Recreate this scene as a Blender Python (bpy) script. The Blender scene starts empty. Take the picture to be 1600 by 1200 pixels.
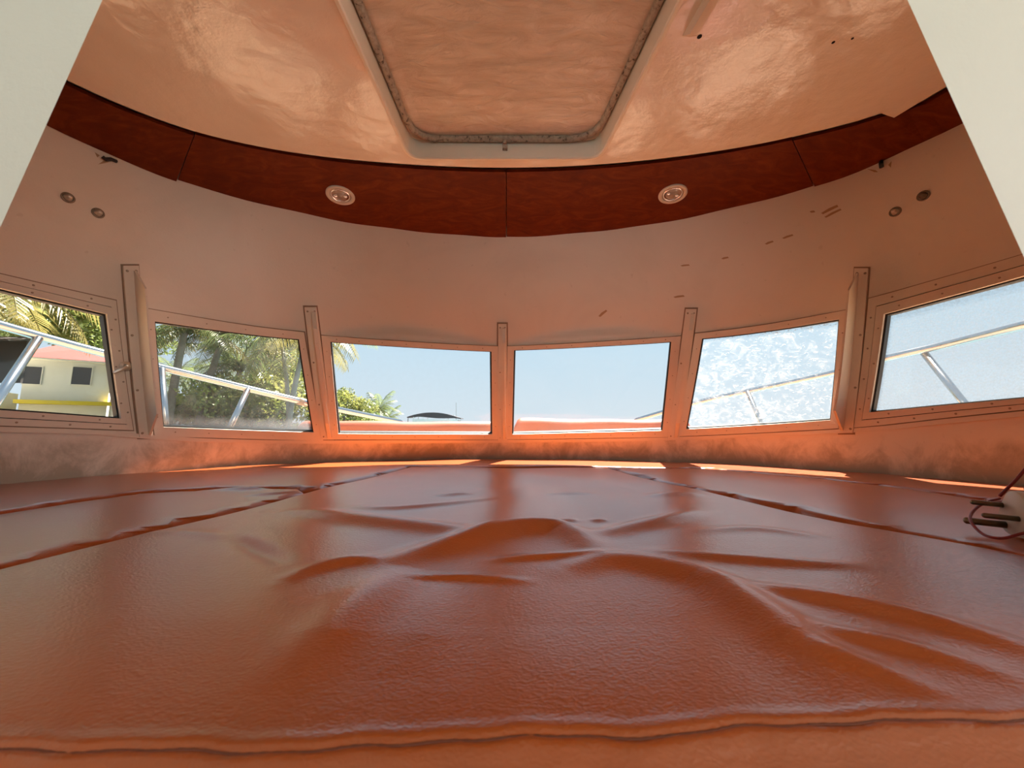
import bpy, bmesh, math, random
import numpy as np
from mathutils import Vector, Matrix
from mathutils.geometry import delaunay_2d_cdt

C = bpy.context.scene.collection
SC = bpy.context.scene
R = math.radians

# ------------------------------------------------------------------ camera
EYE = 0.105                      # lens height above the berth top (z = 0)
PITCH = R(7.25)
FPX = 600.0                      # focal length in pixels of a 1600 px wide frame
cam_d = bpy.data.cameras.new('camera')
cam_d.sensor_fit = 'HORIZONTAL'; cam_d.sensor_width = 36.0
cam_d.lens = 36.0 * FPX / 1600.0
cam_d.clip_start = 0.01; cam_d.clip_end = 2000
cam = bpy.data.objects.new('camera', cam_d); C.objects.link(cam)
cam.location = (0, 0, EYE); cam.rotation_euler = (math.pi / 2 + PITCH, 0, 0)
cam_d.dof.use_dof = True; cam_d.dof.focus_distance = 1.0; cam_d.dof.aperture_fstop = 14.0
SC.camera = cam

# ------------------------------------------------------------------ sky, sun, assumed fill lamps, exposure
w = bpy.data.worlds.new('sky'); SC.world = w; w.use_nodes = True
nt = w.node_tree; nt.nodes.clear()
tc = nt.nodes.new('ShaderNodeTexCoord'); sx = nt.nodes.new('ShaderNodeSeparateXYZ')
rp = nt.nodes.new('ShaderNodeValToRGB'); bg = nt.nodes.new('ShaderNodeBackground'); wo = nt.nodes.new('ShaderNodeOutputWorld')
nt.links.new(tc.outputs['Generated'], sx.inputs[0]); nt.links.new(sx.outputs['Z'], rp.inputs[0])
nt.links.new(rp.outputs[0], bg.inputs[0]); nt.links.new(bg.outputs[0], wo.inputs[0])
cr = rp.color_ramp
cr.elements[0].position = 0.0; cr.elements[0].color = (0.74, 0.85, 0.92, 1)
cr.elements[1].position = 1.0; cr.elements[1].color = (0.40, 0.62, 0.86, 1)
e = cr.elements.new(0.25); e.color = (0.58, 0.80, 0.95, 1)
bg.inputs[1].default_value = 0.9

SUN_AZ, SUN_EL = R(33), R(68)    # azimuth measured from the bow towards starboard
sun_d = bpy.data.lights.new('sun', 'SUN'); sun_d.energy = 33.0; sun_d.angle = R(0.6); sun_d.color = (1.0, 0.95, 0.86)
sun = bpy.data.objects.new('sun', sun_d); C.objects.link(sun)
sdir = Vector((math.sin(SUN_AZ) * math.cos(SUN_EL), math.cos(SUN_AZ) * math.cos(SUN_EL), math.sin(SUN_EL)))
sun.rotation_euler = sdir.to_track_quat('Z', 'Y').to_euler(); sun.location = sdir * 30

# area lamp added behind the camera; unseen daylight from aft is assumed
ar_d = bpy.data.lights.new('assumed_aft_fill', 'AREA'); ar_d.shape = 'RECTANGLE'
ar_d.size = 1.8; ar_d.size_y = 1.5; ar_d.energy = 12.5; ar_d.color = (1.0, 0.885, 0.82)
ar = bpy.data.objects.new('assumed_aft_fill', ar_d); C.objects.link(ar)
ar.location = (-0.75, -1.3, 0.72); ar.rotation_euler = (R(88), 0, 0)
ar.rotation_euler = (Vector((0, 0.6, 0.4)) - Vector(ar.location)).to_track_quat('-Z', 'Y').to_euler()

# fill lamp added to brighten the lower port wall from an assumed starboard opening
ad_d = bpy.data.lights.new('assumed_side_fill', 'AREA'); ad_d.shape = 'RECTANGLE'
ad_d.size = 0.95; ad_d.size_y = 1.1; ad_d.energy = 11.5; ad_d.color = (1.0, 0.91, 0.83)
ad = bpy.data.objects.new('assumed_side_fill', ad_d); C.objects.link(ad)
ad.location = (1.24, -0.86, 0.42)
ad.rotation_euler = (Vector((-0.9, 0.8, 0.3)) - Vector(ad.location)).to_track_quat('-Z', 'Y').to_euler()

SC.view_settings.view_transform = 'Standard'; SC.view_settings.look = 'None'
SC.view_settings.exposure = 0.12; SC.view_settings.gamma = 1.0
SC.view_settings.use_curve_mapping = False
SC.cycles.use_denoising = True
SC.cycles.max_bounces = 12; SC.cycles.diffuse_bounces = 7; SC.cycles.glossy_bounces = 4
SC.cycles.transparent_max_bounces = 24
SC.cycles.sample_clamp_indirect = 6.0
SC.cycles.caustics_reflective = False; SC.cycles.caustics_refractive = False

# ------------------------------------------------------------------ survey helpers: sight lines read off the photograph
cp, sp = math.cos(PITCH), math.sin(PITCH)
def ray(x, y):
    X = (x - 800) / FPX; U = (600 - y) / FPX
    return np.array([X, cp - U * sp, sp + U * cp])
def onz(x, y, z):                # where a sight line meets the horizontal plane z
    d = ray(x, y); return np.array([0, 0, EYE]) + d * ((z - EYE) / d[2])
def ony(x, y, Y):                # where a sight line meets the upright plane at distance Y
    d = ray(x, y); return np.array([0, 0, EYE]) + d * (Y / d[1])
def project(P):
    P = np.asarray(P, float); x = P[..., 0]; y = P[..., 1]; z = P[..., 2] - EYE
    f = y * cp + z * sp; u = -y * sp + z * cp
    return np.stack([800 + FPX * x / f, 600 - FPX * u / f], -1)

# ------------------------------------------------------------------ materials
def new_mat(name):
    m = bpy.data.materials.new(name); m.use_nodes = True
    n = m.node_tree; b = n.nodes['Principled BSDF']; return m, n, b
def plain(name, col, rough=0.5, metal=0.0, spec=0.5):
    m, n, b = new_mat(name)
    b.inputs['Base Color'].default_value = (*col, 1); b.inputs['Roughness'].default_value = rough
    b.inputs['Metallic'].default_value = metal; b.inputs['Specular IOR Level'].default_value = spec
    return m
def noise(n, scale, detail=4, rough=0.5, vec=None, dist=0.0):
    t = n.nodes.new('ShaderNodeTexNoise'); t.inputs['Scale'].default_value = scale
    t.inputs['Detail'].default_value = detail; t.inputs['Roughness'].default_value = rough
    t.inputs['Distortion'].default_value = dist
    if vec is not None: n.links.new(vec, t.inputs['Vector'])
    return t
def coords(n, scale=(1, 1, 1), rot=(0, 0, 0)):
    t = n.nodes.new('ShaderNodeTexCoord'); mp = n.nodes.new('ShaderNodeMapping')
    mp.inputs['Scale'].default_value = scale; mp.inputs['Rotation'].default_value = rot
    n.links.new(t.outputs['Object'], mp.inputs['Vector']); return mp.outputs['Vector']
def ramp(n, src, stops):
    r = n.nodes.new('ShaderNodeValToRGB'); n.links.new(src, r.inputs[0])
    el = r.color_ramp.elements
    while len(el) < len(stops): el.new(0.5)
    for q, (p, c) in zip(el, stops): q.position = p; q.color = (*c, 1) if len(c) == 3 else c
    return r.outputs[0]
def mixc(n, fac, a, b, mode='MIX'):
    m = n.nodes.new('ShaderNodeMix'); m.data_type = 'RGBA'; m.blend_type = mode
    for s, v in ((0, fac), (6, a), (7, b)):
        if hasattr(v, 'node'): n.links.new(v, m.inputs[s])
        else: m.inputs[s].default_value = v if s == 0 else (*v, 1)
    return m.outputs[2]
def bump(n, b, h, strength, dist, prev=None):
    t = n.nodes.new('ShaderNodeBump'); t.inputs['Strength'].default_value = strength; t.inputs['Distance'].default_value = dist
    n.links.new(h, t.inputs['Height'])
    if prev is not None: n.links.new(prev, t.inputs['Normal'])
    n.links.new(t.outputs[0], b.inputs['Normal']); return t.outputs[0]

def paint(name, col, rough=0.35, dirt=(0.5, 0.42, 0.33), amt=0.35, orange_peel=0.3, wave=0.5, grime_shade_below=None):
    m, n, b = new_mat(name)
    v = coords(n)
    big = noise(n, 3.2, 5, 0.6, v, 0.6)
    f = ramp(n, big.outputs['Fac'], [(0.48, (0, 0, 0)), (0.75, (amt, amt, amt))])
    c = mixc(n, f, col, dirt)
    if grime_shade_below is not None:  # mildew blotches that also paint in the shade low on the wall
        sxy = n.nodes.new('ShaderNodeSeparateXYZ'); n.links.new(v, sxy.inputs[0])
        zr = ramp(n, sxy.outputs['Z'], [(grime_shade_below - 0.03, (1, 1, 1)), (grime_shade_below, (0, 0, 0))])
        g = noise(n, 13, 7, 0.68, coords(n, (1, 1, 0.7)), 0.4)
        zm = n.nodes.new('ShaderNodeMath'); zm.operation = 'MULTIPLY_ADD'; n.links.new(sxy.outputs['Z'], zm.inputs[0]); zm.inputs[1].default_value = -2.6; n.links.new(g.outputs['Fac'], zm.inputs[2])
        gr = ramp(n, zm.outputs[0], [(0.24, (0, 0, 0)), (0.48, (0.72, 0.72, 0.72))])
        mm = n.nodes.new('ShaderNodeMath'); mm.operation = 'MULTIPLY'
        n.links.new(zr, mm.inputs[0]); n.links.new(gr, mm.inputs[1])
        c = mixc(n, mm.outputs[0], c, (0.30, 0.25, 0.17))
    sm = noise(n, 60, 2, 0.5, v)
    fl = ramp(n, sm.outputs['Fac'], [(0.70, (0, 0, 0)), (0.78, (0.25, 0.25, 0.25))])
    c = mixc(n, fl, c, dirt)
    n.links.new(c, b.inputs['Base Color'])
    b.inputs['Roughness'].default_value = rough
    w1 = noise(n, 7, 3, 0.5, v); p1 = bump(n, b, w1.outputs['Fac'], wave, 0.01)
    w2 = noise(n, 170, 3, 0.6, v); bump(n, b, w2.outputs['Fac'], orange_peel, 0.0012, p1)
    return m

M = {}
M['wall'] = paint('cream_wall_paint', (0.79, 0.705, 0.60), 0.40, amt=0.25, wave=0.25, grime_shade_below=0.105)
M['ceiling'] = paint('cream_ceiling_paint', (0.82, 0.735, 0.63), 0.17, amt=0.2, wave=0.8)
M['ceiling'].node_tree.nodes['Principled BSDF'].inputs['Specular IOR Level'].default_value = 1.0
M['frame'] = paint('frame_paint', (0.77, 0.68, 0.57), 0.40, amt=0.35, wave=0.1)
M['bulkhead'] = paint('white_bulkhead_paint', (0.63, 0.585, 0.51), 0.5, dirt=(0.55, 0.52, 0.46), amt=0.4, wave=0.2)
M['hatch'] = paint('hatch_paint', (0.86, 0.80, 0.69), 0.35, amt=0.15, wave=0.3)
def lid_mat():
    m, n, b = new_mat('hatch_lid_gelcoat')
    v = coords(n, (1, 3.2, 1)); a = noise(n, 11, 6, 0.6, v, 1.4)
    c = ramp(n, a.outputs['Fac'], [(0.35, (0.66, 0.54, 0.42)), (0.7, (0.80, 0.70, 0.58))])
    s = noise(n, 40, 4, 0.7, coords(n, (1, 4, 1)), 0.5)
    sf = ramp(n, s.outputs['Fac'], [(0.67, (0, 0, 0)), (0.75, (0.5, 0.5, 0.5))])
    n.links.new(mixc(n, sf, c, (0.35, 0.27, 0.2)), b.inputs['Base Color'])
    b.inputs['Roughness'].default_value = 0.15
    p = bump(n, b, a.outputs['Fac'], 0.9, 0.008)
    return m
M['lid'] = lid_mat()
def gasket_mat():
    m, n, b = new_mat('perished_rubber')
    a = noise(n, 90, 5, 0.7, coords(n), 0.4)
    c = ramp(n, a.outputs['Fac'], [(0.36, (0.03, 0.024, 0.018)), (0.43, (0.34, 0.29, 0.23)), (0.65, (0.52, 0.46, 0.38))])
    n.links.new(c, b.inputs['Base Color']); b.inputs['Roughness'].default_value = 0.7
    bump(n, b, a.outputs['Fac'], 0.6, 0.002); return m
M['gasket'] = gasket_mat()
def wood_mat():
    m, n, b = new_mat('burl_veneer')
    a = noise(n, 16, 7, 0.65, coords(n, (0.7, 1.6, 1)), 1.6)
    c = ramp(n, a.outputs['Fac'], [(0.30, (0.10, 0.015, 0.0015)), (0.5, (0.14, 0.023, 0.0022)), (0.70, (0.20, 0.040, 0.005))])
    n.links.new(c, b.inputs['Base Color']); b.inputs['Roughness'].default_value = 0.5; b.inputs['Specular IOR Level'].default_value = 0.12
    return m
M['wood'] = wood_mat()
def leather(name, col, rough):
    m, n, b = new_mat(name)
    v = coords(n)
    a = noise(n, 5, 4, 0.5, v)
    k = 0.82
    c = ramp(n, a.outputs['Fac'], [(0.35, tuple(q * k for q in col)), (0.65, col)])
    n.links.new(c, b.inputs['Base Color'])
    b.inputs['Roughness'].default_value = rough; b.inputs['Specular IOR Level'].default_value = 0.85
    b.inputs['Coat Weight'].default_value = 0.5; b.inputs['Coat Roughness'].default_value = 0.30
    vo = n.nodes.new('ShaderNodeTexVoronoi'); vo.inputs['Scale'].default_value = 470
    dn = noise(n, 160, 2, 0.5, v)
    va = n.nodes.new('ShaderNodeVectorMath'); va.operation = 'MULTIPLY_ADD'
    n.links.new(dn.outputs['Color'], va.inputs[0]); va.inputs[1].default_value = (0.006, 0.006, 0.006)
    n.links.new(coords(n, (0.8, 1.25, 1)), va.inputs[2]); n.links.new(va.outputs[0], vo.inputs['Vector'])
    p = bump(n, b, vo.outputs['Distance'], 0.18, 0.0009)
    f2 = noise(n, 30, 3, 0.5, v); nb = bump(n, b, f2.outputs['Fac'], 0.12, 0.002, p); n.links.new(nb, b.inputs['Coat Normal'])
    return m
M['leather'] = leather('tan_leatherette', (0.375, 0.070, 0.007), 0.29)
M['deck_leather'] = leather('deck_leatherette', (0.28, 0.052, 0.010), 0.5)
M['thread'] = plain('dark_thread', (0.13, 0.030, 0.010), 0.8)
M['rubber'] = plain('black_rubber', (0.012, 0.011, 0.010), 0.6)
M['void'] = plain('dark_gap', (0.01, 0.009, 0.008), 0.9)
M['steel'] = plain('polished_steel', (0.46, 0.47, 0.48), 0.18, 1.0)
M['bolt'] = plain('dull_bolt', (0.62, 0.55, 0.46), 0.35, 0.7)
M['washer'] = plain('tarnished_washer', (0.26, 0.20, 0.14), 0.45, 0.5)
M['screw'] = plain('painted_screw', (0.36, 0.27, 0.19), 0.5)
M['chrome'] = plain('satin_chrome', (0.80, 0.76, 0.72), 0.25, 1.0)
M['white_plastic'] = plain('white_plastic', (0.66, 0.62, 0.56), 0.4)
M['grey_plastic'] = plain('lamp_glass', (0.42, 0.36, 0.30), 0.15)
M['brass'] = plain('tarnished_brass', (0.20, 0.15, 0.09), 0.35, 0.9)
M['red_wire'] = plain('red_wire', (0.22, 0.015, 0.012), 0.4)
M['caulk'] = plain('grimy_caulk', (0.30, 0.20, 0.13), 0.8)
M['chip'] = plain('rusty_chip', (0.46, 0.29, 0.16), 0.8)
M['deck'] = paint('weathered_deck', (0.34, 0.20, 0.11), 0.6, dirt=(0.22, 0.14, 0.09), amt=0.5)
M['roof'] = plain('roof_gelcoat', (0.6, 0.58, 0.54), 0.5)
def glass_mat(name, dirt_fn, tint=(1, 1, 1), dc=0.24):
    m = bpy.data.materials.new(name); m.use_nodes = True; n = m.node_tree; n.nodes.clear()
    out = n.nodes.new('ShaderNodeOutputMaterial')
    tr = n.nodes.new('ShaderNodeBsdfTransparent'); tr.inputs[0].default_value = (*tint, 1)
    gl = n.nodes.new('ShaderNodeBsdfGlossy'); gl.inputs['Roughness'].default_value = 0.03
    lw = n.nodes.new('ShaderNodeLayerWeight'); lw.inputs['Blend'].default_value = 0.5
    pw = n.nodes.new('ShaderNodeMath'); pw.operation = 'POWER'; n.links.new(lw.outputs['Facing'], pw.inputs[0]); pw.inputs[1].default_value = 5.0
    fr = n.nodes.new('ShaderNodeMath'); fr.operation = 'MULTIPLY_ADD'; n.links.new(pw.outputs[0], fr.inputs[0]); fr.inputs[1].default_value = 0.6; fr.inputs[2].default_value = 0.025
    m1 = n.nodes.new('ShaderNodeMixShader'); n.links.new(fr.outputs[0], m1.inputs[0]); n.links.new(tr.outputs[0], m1.inputs[1]); n.links.new(gl.outputs[0], m1.inputs[2])
    df = n.nodes.new('ShaderNodeBsdfDiffuse'); df.inputs[0].default_value = (dc, dc * 1.03, dc * 1.05, 1)
    tl = n.nodes.new('ShaderNodeBsdfTranslucent'); tl.inputs[0].default_value = (dc, dc * 1.03, dc * 1.05, 1)
    m2 = n.nodes.new('ShaderNodeMixShader'); m2.inputs[0].default_value = 0.6; n.links.new(df.outputs[0], m2.inputs[1]); n.links.new(tl.outputs[0], m2.inputs[2])
    m3 = n.nodes.new('ShaderNodeMixShader'); n.links.new(dirt_fn(n), m3.inputs[0]); n.links.new(m1.outputs[0], m3.inputs[1]); n.links.new(m2.outputs[0], m3.inputs[2])
    n.links.new(m3.outputs[0], out.inputs[0]); return m
def dirt_clean(n):
    a = noise(n, 60, 3, 0.6, coords(n)); return ramp(n, a.outputs['Fac'], [(0.4, (0.008,) * 3), (0.8, (0.02,) * 3)])
def dirt_haze(n):                # salt haze, thicker at the bottom edge
    v = coords(n); s = n.nodes.new('ShaderNodeSeparateXYZ'); n.links.new(v, s.inputs[0])
    a = noise(n, 9, 5, 0.6, v, 0.8)
    z = n.nodes.new('ShaderNodeMath'); z.operation = 'MULTIPLY_ADD'; n.links.new(a.outputs['Fac'], z.inputs[0]); z.inputs[1].default_value = 0.05
    n.links.new(s.outputs['Z'], z.inputs[2])
    low = ramp(n, z.outputs[0], [(0.135, (0.80,) * 3), (0.18, (0.07,) * 3), (0.4, (0.02,) * 3)])
    st = noise(n, 26, 5, 0.7, coords(n, (1, 1, 0.7)), 1.0)
    sr = ramp(n, st.outputs['Fac'], [(0.45, (0.0,) * 3), (0.75, (0.14,) * 3)])
    return mixc(n, 1.0, low, sr, 'ADD')
def dirt_scratched(n):
    v = coords(n, (1, 1, 1), (0.4, 0.3, 0.8))
    a = noise(n, 28, 8, 0.72, v, 1.6); b = noise(n, 75, 4, 0.7, coords(n, (1, 1, 2.2), (0.2, 0.5, 0.1)), 1.0)
    ra = ramp(n, a.outputs['Fac'], [(0.48, (0.03,) * 3), (0.60, (0.18,) * 3), (0.68, (0.60,) * 3)])
    rb = ramp(n, b.outputs['Fac'], [(0.59, (0.0,) * 3), (0.65, (0.60,) * 3)])
    return mixc(n, 1.0, ra, rb, 'ADD')
def dirt_mottled(n):
    a = noise(n, 190, 3, 0.7, coords(n)); return ramp(n, a.outputs['Fac'], [(0.38, (0.05,) * 3), (0.66, (0.20,) * 3)])
def dirt_film(n):
    a = noise(n, 7, 4, 0.6, coords(n), 0.8); return ramp(n, a.outputs['Fac'], [(0.35, (0.004,) * 3), (0.75, (0.03,) * 3)])
M['glass_clean'] = glass_mat('clear_acrylic', dirt_clean)
M['glass_haze'] = glass_mat('salty_acrylic', dirt_haze)
M['glass_film'] = glass_mat('filmy_acrylic', dirt_film)
M['glass_scratched'] = glass_mat('scratched_acrylic', dirt_scratched, dc=0.40)
M['glass_mottled'] = glass_mat('mottled_acrylic', dirt_mottled)

# ------------------------------------------------------------------ mesh helpers
def link(name, me, mat, parent=None):
    o = bpy.data.objects.new(name, me); C.objects.link(o)
    if mat is not None and not me.materials: me.materials.append(mat)
    if parent is not None: o.parent = parent
    return o
def mesh(name, V, F, mat, parent=None, smooth=False):
    me = bpy.data.meshes.new(name)
    me.from_pydata([tuple(map(float, v)) for v in V], [], [tuple(int(i) for i in f) for f in F]); me.update()
    if smooth: me.polygons.foreach_set('use_smooth', [True] * len(me.polygons))
    return link(name, me, mat, parent)
class MB:                        # collects shapes into ONE mesh
    def __init__(s): s.V = []; s.F = []
    def add(s, V, F):
        k = len(s.V); s.V += [tuple(map(float, v)) for v in V]; s.F += [tuple(int(i) + k for i in f) for f in F]
    def hexa(s, a):              # eight corners: four below, four above
        s.add(a, [(0, 3, 2, 1), (4, 5, 6, 7), (0, 1, 5, 4), (1, 2, 6, 5), (2, 3, 7, 6), (3, 0, 4, 7)])
    def box(s, lo, hi):
        (x0, y0, z0), (x1, y1, z1) = lo, hi
        s.hexa([(x0, y0, z0), (x1, y0, z0), (x1, y1, z0), (x0, y1, z0), (x0, y0, z1), (x1, y0, z1), (x1, y1, z1), (x0, y1, z1)])
    def tube(s, pts, r, n=10, closed=False, caps=True):
        pts = [Vector(tuple(map(float, p))) for p in pts]; m = len(pts); V = []; F = []
        rr = r if hasattr(r, '__len__') else [r] * m
        up = None
        for i, p in enumerate(pts):
            t = (pts[(i + 1) % m] - pts[i - 1]) if closed else (pts[min(i + 1, m - 1)] - pts[max(i - 1, 0)])
            t.normalize()
            if up is None: up = Vector((0, 0, 1)) if abs(t.z) < 0.9 else Vector((1, 0, 0))
            a = t.cross(up).normalized(); b = a.cross(t).normalized(); up = b
            for j in range(n):
                q = 2 * math.pi * j / n; V.append(p + (a * math.cos(q) + b * math.sin(q)) * rr[i])
        for i in range(m if closed else m - 1):
            for j in range(n):
                i2 = (i + 1) % m; j2 = (j + 1) % n
                F.append((i * n + j, i * n + j2, i2 * n + j2, i2 * n + j))
        if caps and not closed: F.append(tuple(range(n - 1, -1, -1))); F.append(tuple((m - 1) * n + j for j in range(n)))
        s.add(V, F)
    def lathe(s, prof, o, axis, n=24, cap=True):   # prof: (radius, height) along axis
        ax = Vector(axis).normalized(); a = ax.orthogonal().normalized(); b = ax.cross(a); o = Vector(tuple(map(float, o))); V = []; F = []
        for r, h in prof:
            for j in range(n):
                q = 2 * math.pi * j / n; V.append(o + ax * h + (a * math.cos(q) + b * math.sin(q)) * r)
        for i in range(len(prof) - 1):
            for j in range(n):
                j2 = (j + 1) % n; F.append((i * n + j, i * n + j2, (i + 1) * n + j2, (i + 1) * n + j))
        if cap: F.append(tuple(range(n - 1, -1, -1))); F.append(tuple((len(prof) - 1) * n + j for j in range(n)))
        s.add(V, F)
    def build(s, name, mat, parent=None, smooth=False): return mesh(name, s.V, s.F, mat, parent, smooth)
def smooth_by_angle(o, deg=40):
    me = o.data; me.polygons.foreach_set('use_smooth', [True] * len(me.polygons))
    me.set_sharp_from_angle(angle=R(deg)) if hasattr(me, 'set_sharp_from_angle') else None
def thing(name, label, cat, loc=(0, 0, 0), group=None):
    o = bpy.data.objects.new(name, None); C.objects.link(o); o.location = tuple(map(float, loc)); o.empty_display_size = 0.05
    o['label'] = label; o['category'] = cat
    if group: o['group'] = group
    return o
def tag(o, label, cat, group=None):
    o['label'] = label; o['category'] = cat
    if group: o['group'] = group
    return o
def struct(o): o['kind'] = 'structure'; return o
def adopt(ch, root):             # parts are modelled in world space: keep them there under a moved root
    ch.parent = root; ch.matrix_parent_inverse = Matrix.Translation(root.location).inverted(); return ch
def catmull(P, m):               # dense polyline through the points
    P = [np.asarray(p, float) for p in P]; Q = [2 * P[0] - P[1]] + P + [2 * P[-1] - P[-2]]; out = []
    for i in range(1, len(Q) - 2):
        for k in range(m):
            t = k / m; a, b, c, d = Q[i - 1:i + 3]
            out.append(0.5 * (2 * b + (c - a) * t + (2 * a - 5 * b + 4 * c - d) * t * t + (3 * b - a - 3 * c + d) * t ** 3))
    out.append(P[-1]); return out

# ------------------------------------------------------------------ the cabin wall: a raked shell lofted between two plan curves
X0 = -0.02; ZT = 0.79
FH = [(0, 1.56), (.42, 1.48), (.76, 1.31), (.93, 1.04), (1.00, .86), (1.06, .66), (1.10, .42), (1.12, .16)]
TH = [(0, 1.27), (.42, 1.205), (.70, 1.09), (.90, .955), (.99, .82), (1.06, .64), (1.10, .42), (1.12, .16)]
def sym(h): return np.array([(-x, y) for x, y in h[:0:-1]] + h, float)
FC, TCV = sym(FH), sym(TH)
def cr_eval(P, u):
    u = np.asarray(u, float) + 7.0; i = np.clip(np.floor(u).astype(int), 0, 13); t = (u - i)[..., None]
    Q = np.vstack([2 * P[0] - P[1], P, 2 * P[-1] - P[-2]])
    a, b, c, d = Q[i], Q[i + 1], Q[i + 2], Q[i + 3]
    return 0.5 * (2 * b + (c - a) * t + (2 * a - 5 * b + 4 * c - d) * t * t + (3 * b - a - 3 * c + d) * t ** 3)
BROW = []                        # (u centre, half width, v of the frame top): the flat frames stand proud of the curved shell
def W(u, v):
    u = np.asarray(u, float); v = np.asarray(v, float)
    f = cr_eval(FC, u); t = cr_eval(TCV, u); vv = v[..., None]
    xy = f * (1 - vv) + t * vv
    out = np.concatenate([xy, (ZT * vv)], -1); out[..., 0] += X0
    for uc, hw, vt, dep in BROW:
        k = np.clip(1 - ((u - uc) / hw) ** 2, 0, 1); s = np.clip((vt + 0.050 * k + 0.012 - v) / 0.045, 0, 1); s = s * s * (3 - 2 * s)
        out[..., 1] -= dep * k * s * np.clip(v / 0.1, 0, 1)
    return out
def WN(u, v):                    # inward normal
    e_ = 1e-3; a = W(np.asarray(u) + e_, v) - W(np.asarray(u) - e_, v); b = W(u, np.asarray(v) + e_) - W(u, np.asarray(v) - e_)
    n_ = np.cross(a, b); n_ /= np.linalg.norm(n_, axis=-1, keepdims=True)
    return n_
if WN(np.array(0.0), np.array(0.5))[1] > 0:
    _f = WN
    def WN(u, v): return -_f(u, v)
GU, GV = np.meshgrid(np.linspace(-6.9, 6.9, 277), np.linspace(0, 1.05, 85))
GP = project(W(GU, GV))
def uv(px, py):                  # wall coordinates of a sight line
    d = (GP[..., 0] - px) ** 2 + (GP[..., 1] - py) ** 2; d[W(GU, GV)[..., 1] < 0.1] = 1e9
    k = np.unravel_index(np.argmin(d), d.shape); q = np.array([GU[k], GV[k]])
    for _ in range(12):
        f0 = project(W(*q)) - (px, py); h_ = 1e-4
        J = np.stack([(project(W(q[0] + h_, q[1])) - project(W(*q))) / h_, (project(W(q[0], q[1] + h_)) - project(W(*q))) / h_], -1)
        q = q - np.clip(np.linalg.solve(J, f0), -0.2, 0.2)
    return q
def wallpt(q, off=0.0): return W(*q) + WN(*q) * off

# window outlines: outer frame / clear opening, clockwise from top left
WIN = {
 1: (([-150, 392], [180, 470], [207, 672], [-150, 660]), ([-130, 419], [165, 491], [187, 654], [-130, 632])),
 2: (([226, 482], [475, 519], [505, 688], [240, 681]), ([241, 502], [467, 530], [490, 675], [254, 667])),
 3: (([502, 524], [778, 541], [779, 686], [521, 686]), ([516, 534], [768, 549], [769, 678], [529, 677])),
 4: (([793, 541], [1064, 525], [1046, 682], [792, 686]), ([803, 547], [1049, 534], [1035, 672], [800, 678])),
 5: (([1086, 521], [1327, 484], [1311, 669], [1059, 681]), ([1097, 529], [1312, 499], [1299, 656], [1072, 670])),
 6: (([1358, 467], [1750, 352], [1750, 625], [1335, 668]), ([1383, 491], [1750, 390], [1750, 609], [1360, 644])),
}
WUV = {k: (np.array([uv(*p) for p in o]), np.array([uv(*p) for p in g])) for k, (o, g) in WIN.items()}
for k in (3, 4):
    o = WUV[k][0]; BROW.append((o[:, 0].mean(), (o[1, 0] - o[0, 0] + o[2, 0] - o[3, 0]) / 4 * 1.02, max(o[0, 1], o[1, 1]), 0.016))
GP = project(W(GU, GV))
WUV = {k: (np.array([uv(*p) for p in o]), np.array([uv(*p) for p in g])) for k, (o, g) in WIN.items()}

def quad_loop(q, n=14):          # subdivided outline of a wall quad
    out = []
    for i in range(4):
        a, b = q[i], q[(i + 1) % 4]
        out += [a + (b - a) * t / n for t in range(n)]
    return np.array(out)
def inset(q, k):                 # shrink a wall quad by about k metres
    c = q.mean(0); out = []
    for p in q:
        d = p - c; L = np.linalg.norm(W(*p) - W(*c)); out.append(p - d * k * 1.3 / L)
    return np.array(out)

# shell with six openings
def cdt(points, loops, edges_outer):
    pts = [Vector((float(a), float(b))) for a, b in points]; ed = []
    for lp in loops:
        k = len(pts); pts += [Vector((float(a), float(b))) for a, b in lp]
        ed += [(k + i, k + (i + 1) % len(lp)) for i in range(len(lp))]
    r_ = delaunay_2d_cdt(pts, ed, [], 0, 1e-7)
    return np.array([tuple(p) for p in r_[0]]), r_[2]
def inside(poly, P):
    x, y = P[:, 0], P[:, 1]; r_ = np.zeros(len(P), bool); n = len(poly)
    for i in range(n):
        (x1, y1), (x2, y2) = poly[i], poly[(i + 1) % n]
        if y1 == y2: continue
        c = ((y1 > y) != (y2 > y)) & (x < (x2 - x1) * (y - y1) / (y2 - y1) + x1); r_ ^= c
    return r_
def surface_with_holes(outer, holes, gu, gv, fn):
    P = np.stack(np.meshgrid(gu, gv), -1).reshape(-1, 2)
    keep = inside(outer, P)
    for h in holes: keep &= ~inside(h, P)
    vv, ff = cdt(P[keep], [outer] + list(holes), None)
    cen = np.array([vv[list(f)].mean(0) for f in ff]); ok = inside(outer, cen)
    for h in holes: ok &= ~inside(h, cen)
    ff = [f for f, k in zip(ff, ok) if k]
    return fn(vv), ff
holes = [quad_loop(inset(WUV[k][1], -0.006)) for k in WUV]
UMAX, VTOP = 6.95, 1.10
ob = []
for a, b in (((-UMAX, -0.12), (UMAX, -0.12)), ((UMAX, -0.12), (UMAX, VTOP)), ((UMAX, VTOP), (-UMAX, VTOP)), ((-UMAX, VTOP), (-UMAX, -0.12))):
    for t in range(60): ob.append((a[0] + (b[0] - a[0]) * t / 60, a[1] + (b[1] - a[1]) * t / 60))
V_, F_ = surface_with_holes(np.array(ob), holes, np.arange(-UMAX + .03, UMAX, 0.07), np.arange(-0.11, VTOP - .01, 0.018), lambda q: W(q[:, 0], q[:, 1]))
tri_n = np.cross(V_[F_[0][1]] - V_[F_[0][0]], V_[F_[0][2]] - V_[F_[0][0]])
c0 = V_[list(F_[0])].mean(0)
if np.dot(tri_n, np.array([0, 0.5, 0.4]) - c0) < 0: F_ = [f[::-1] for f in F_]
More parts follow.
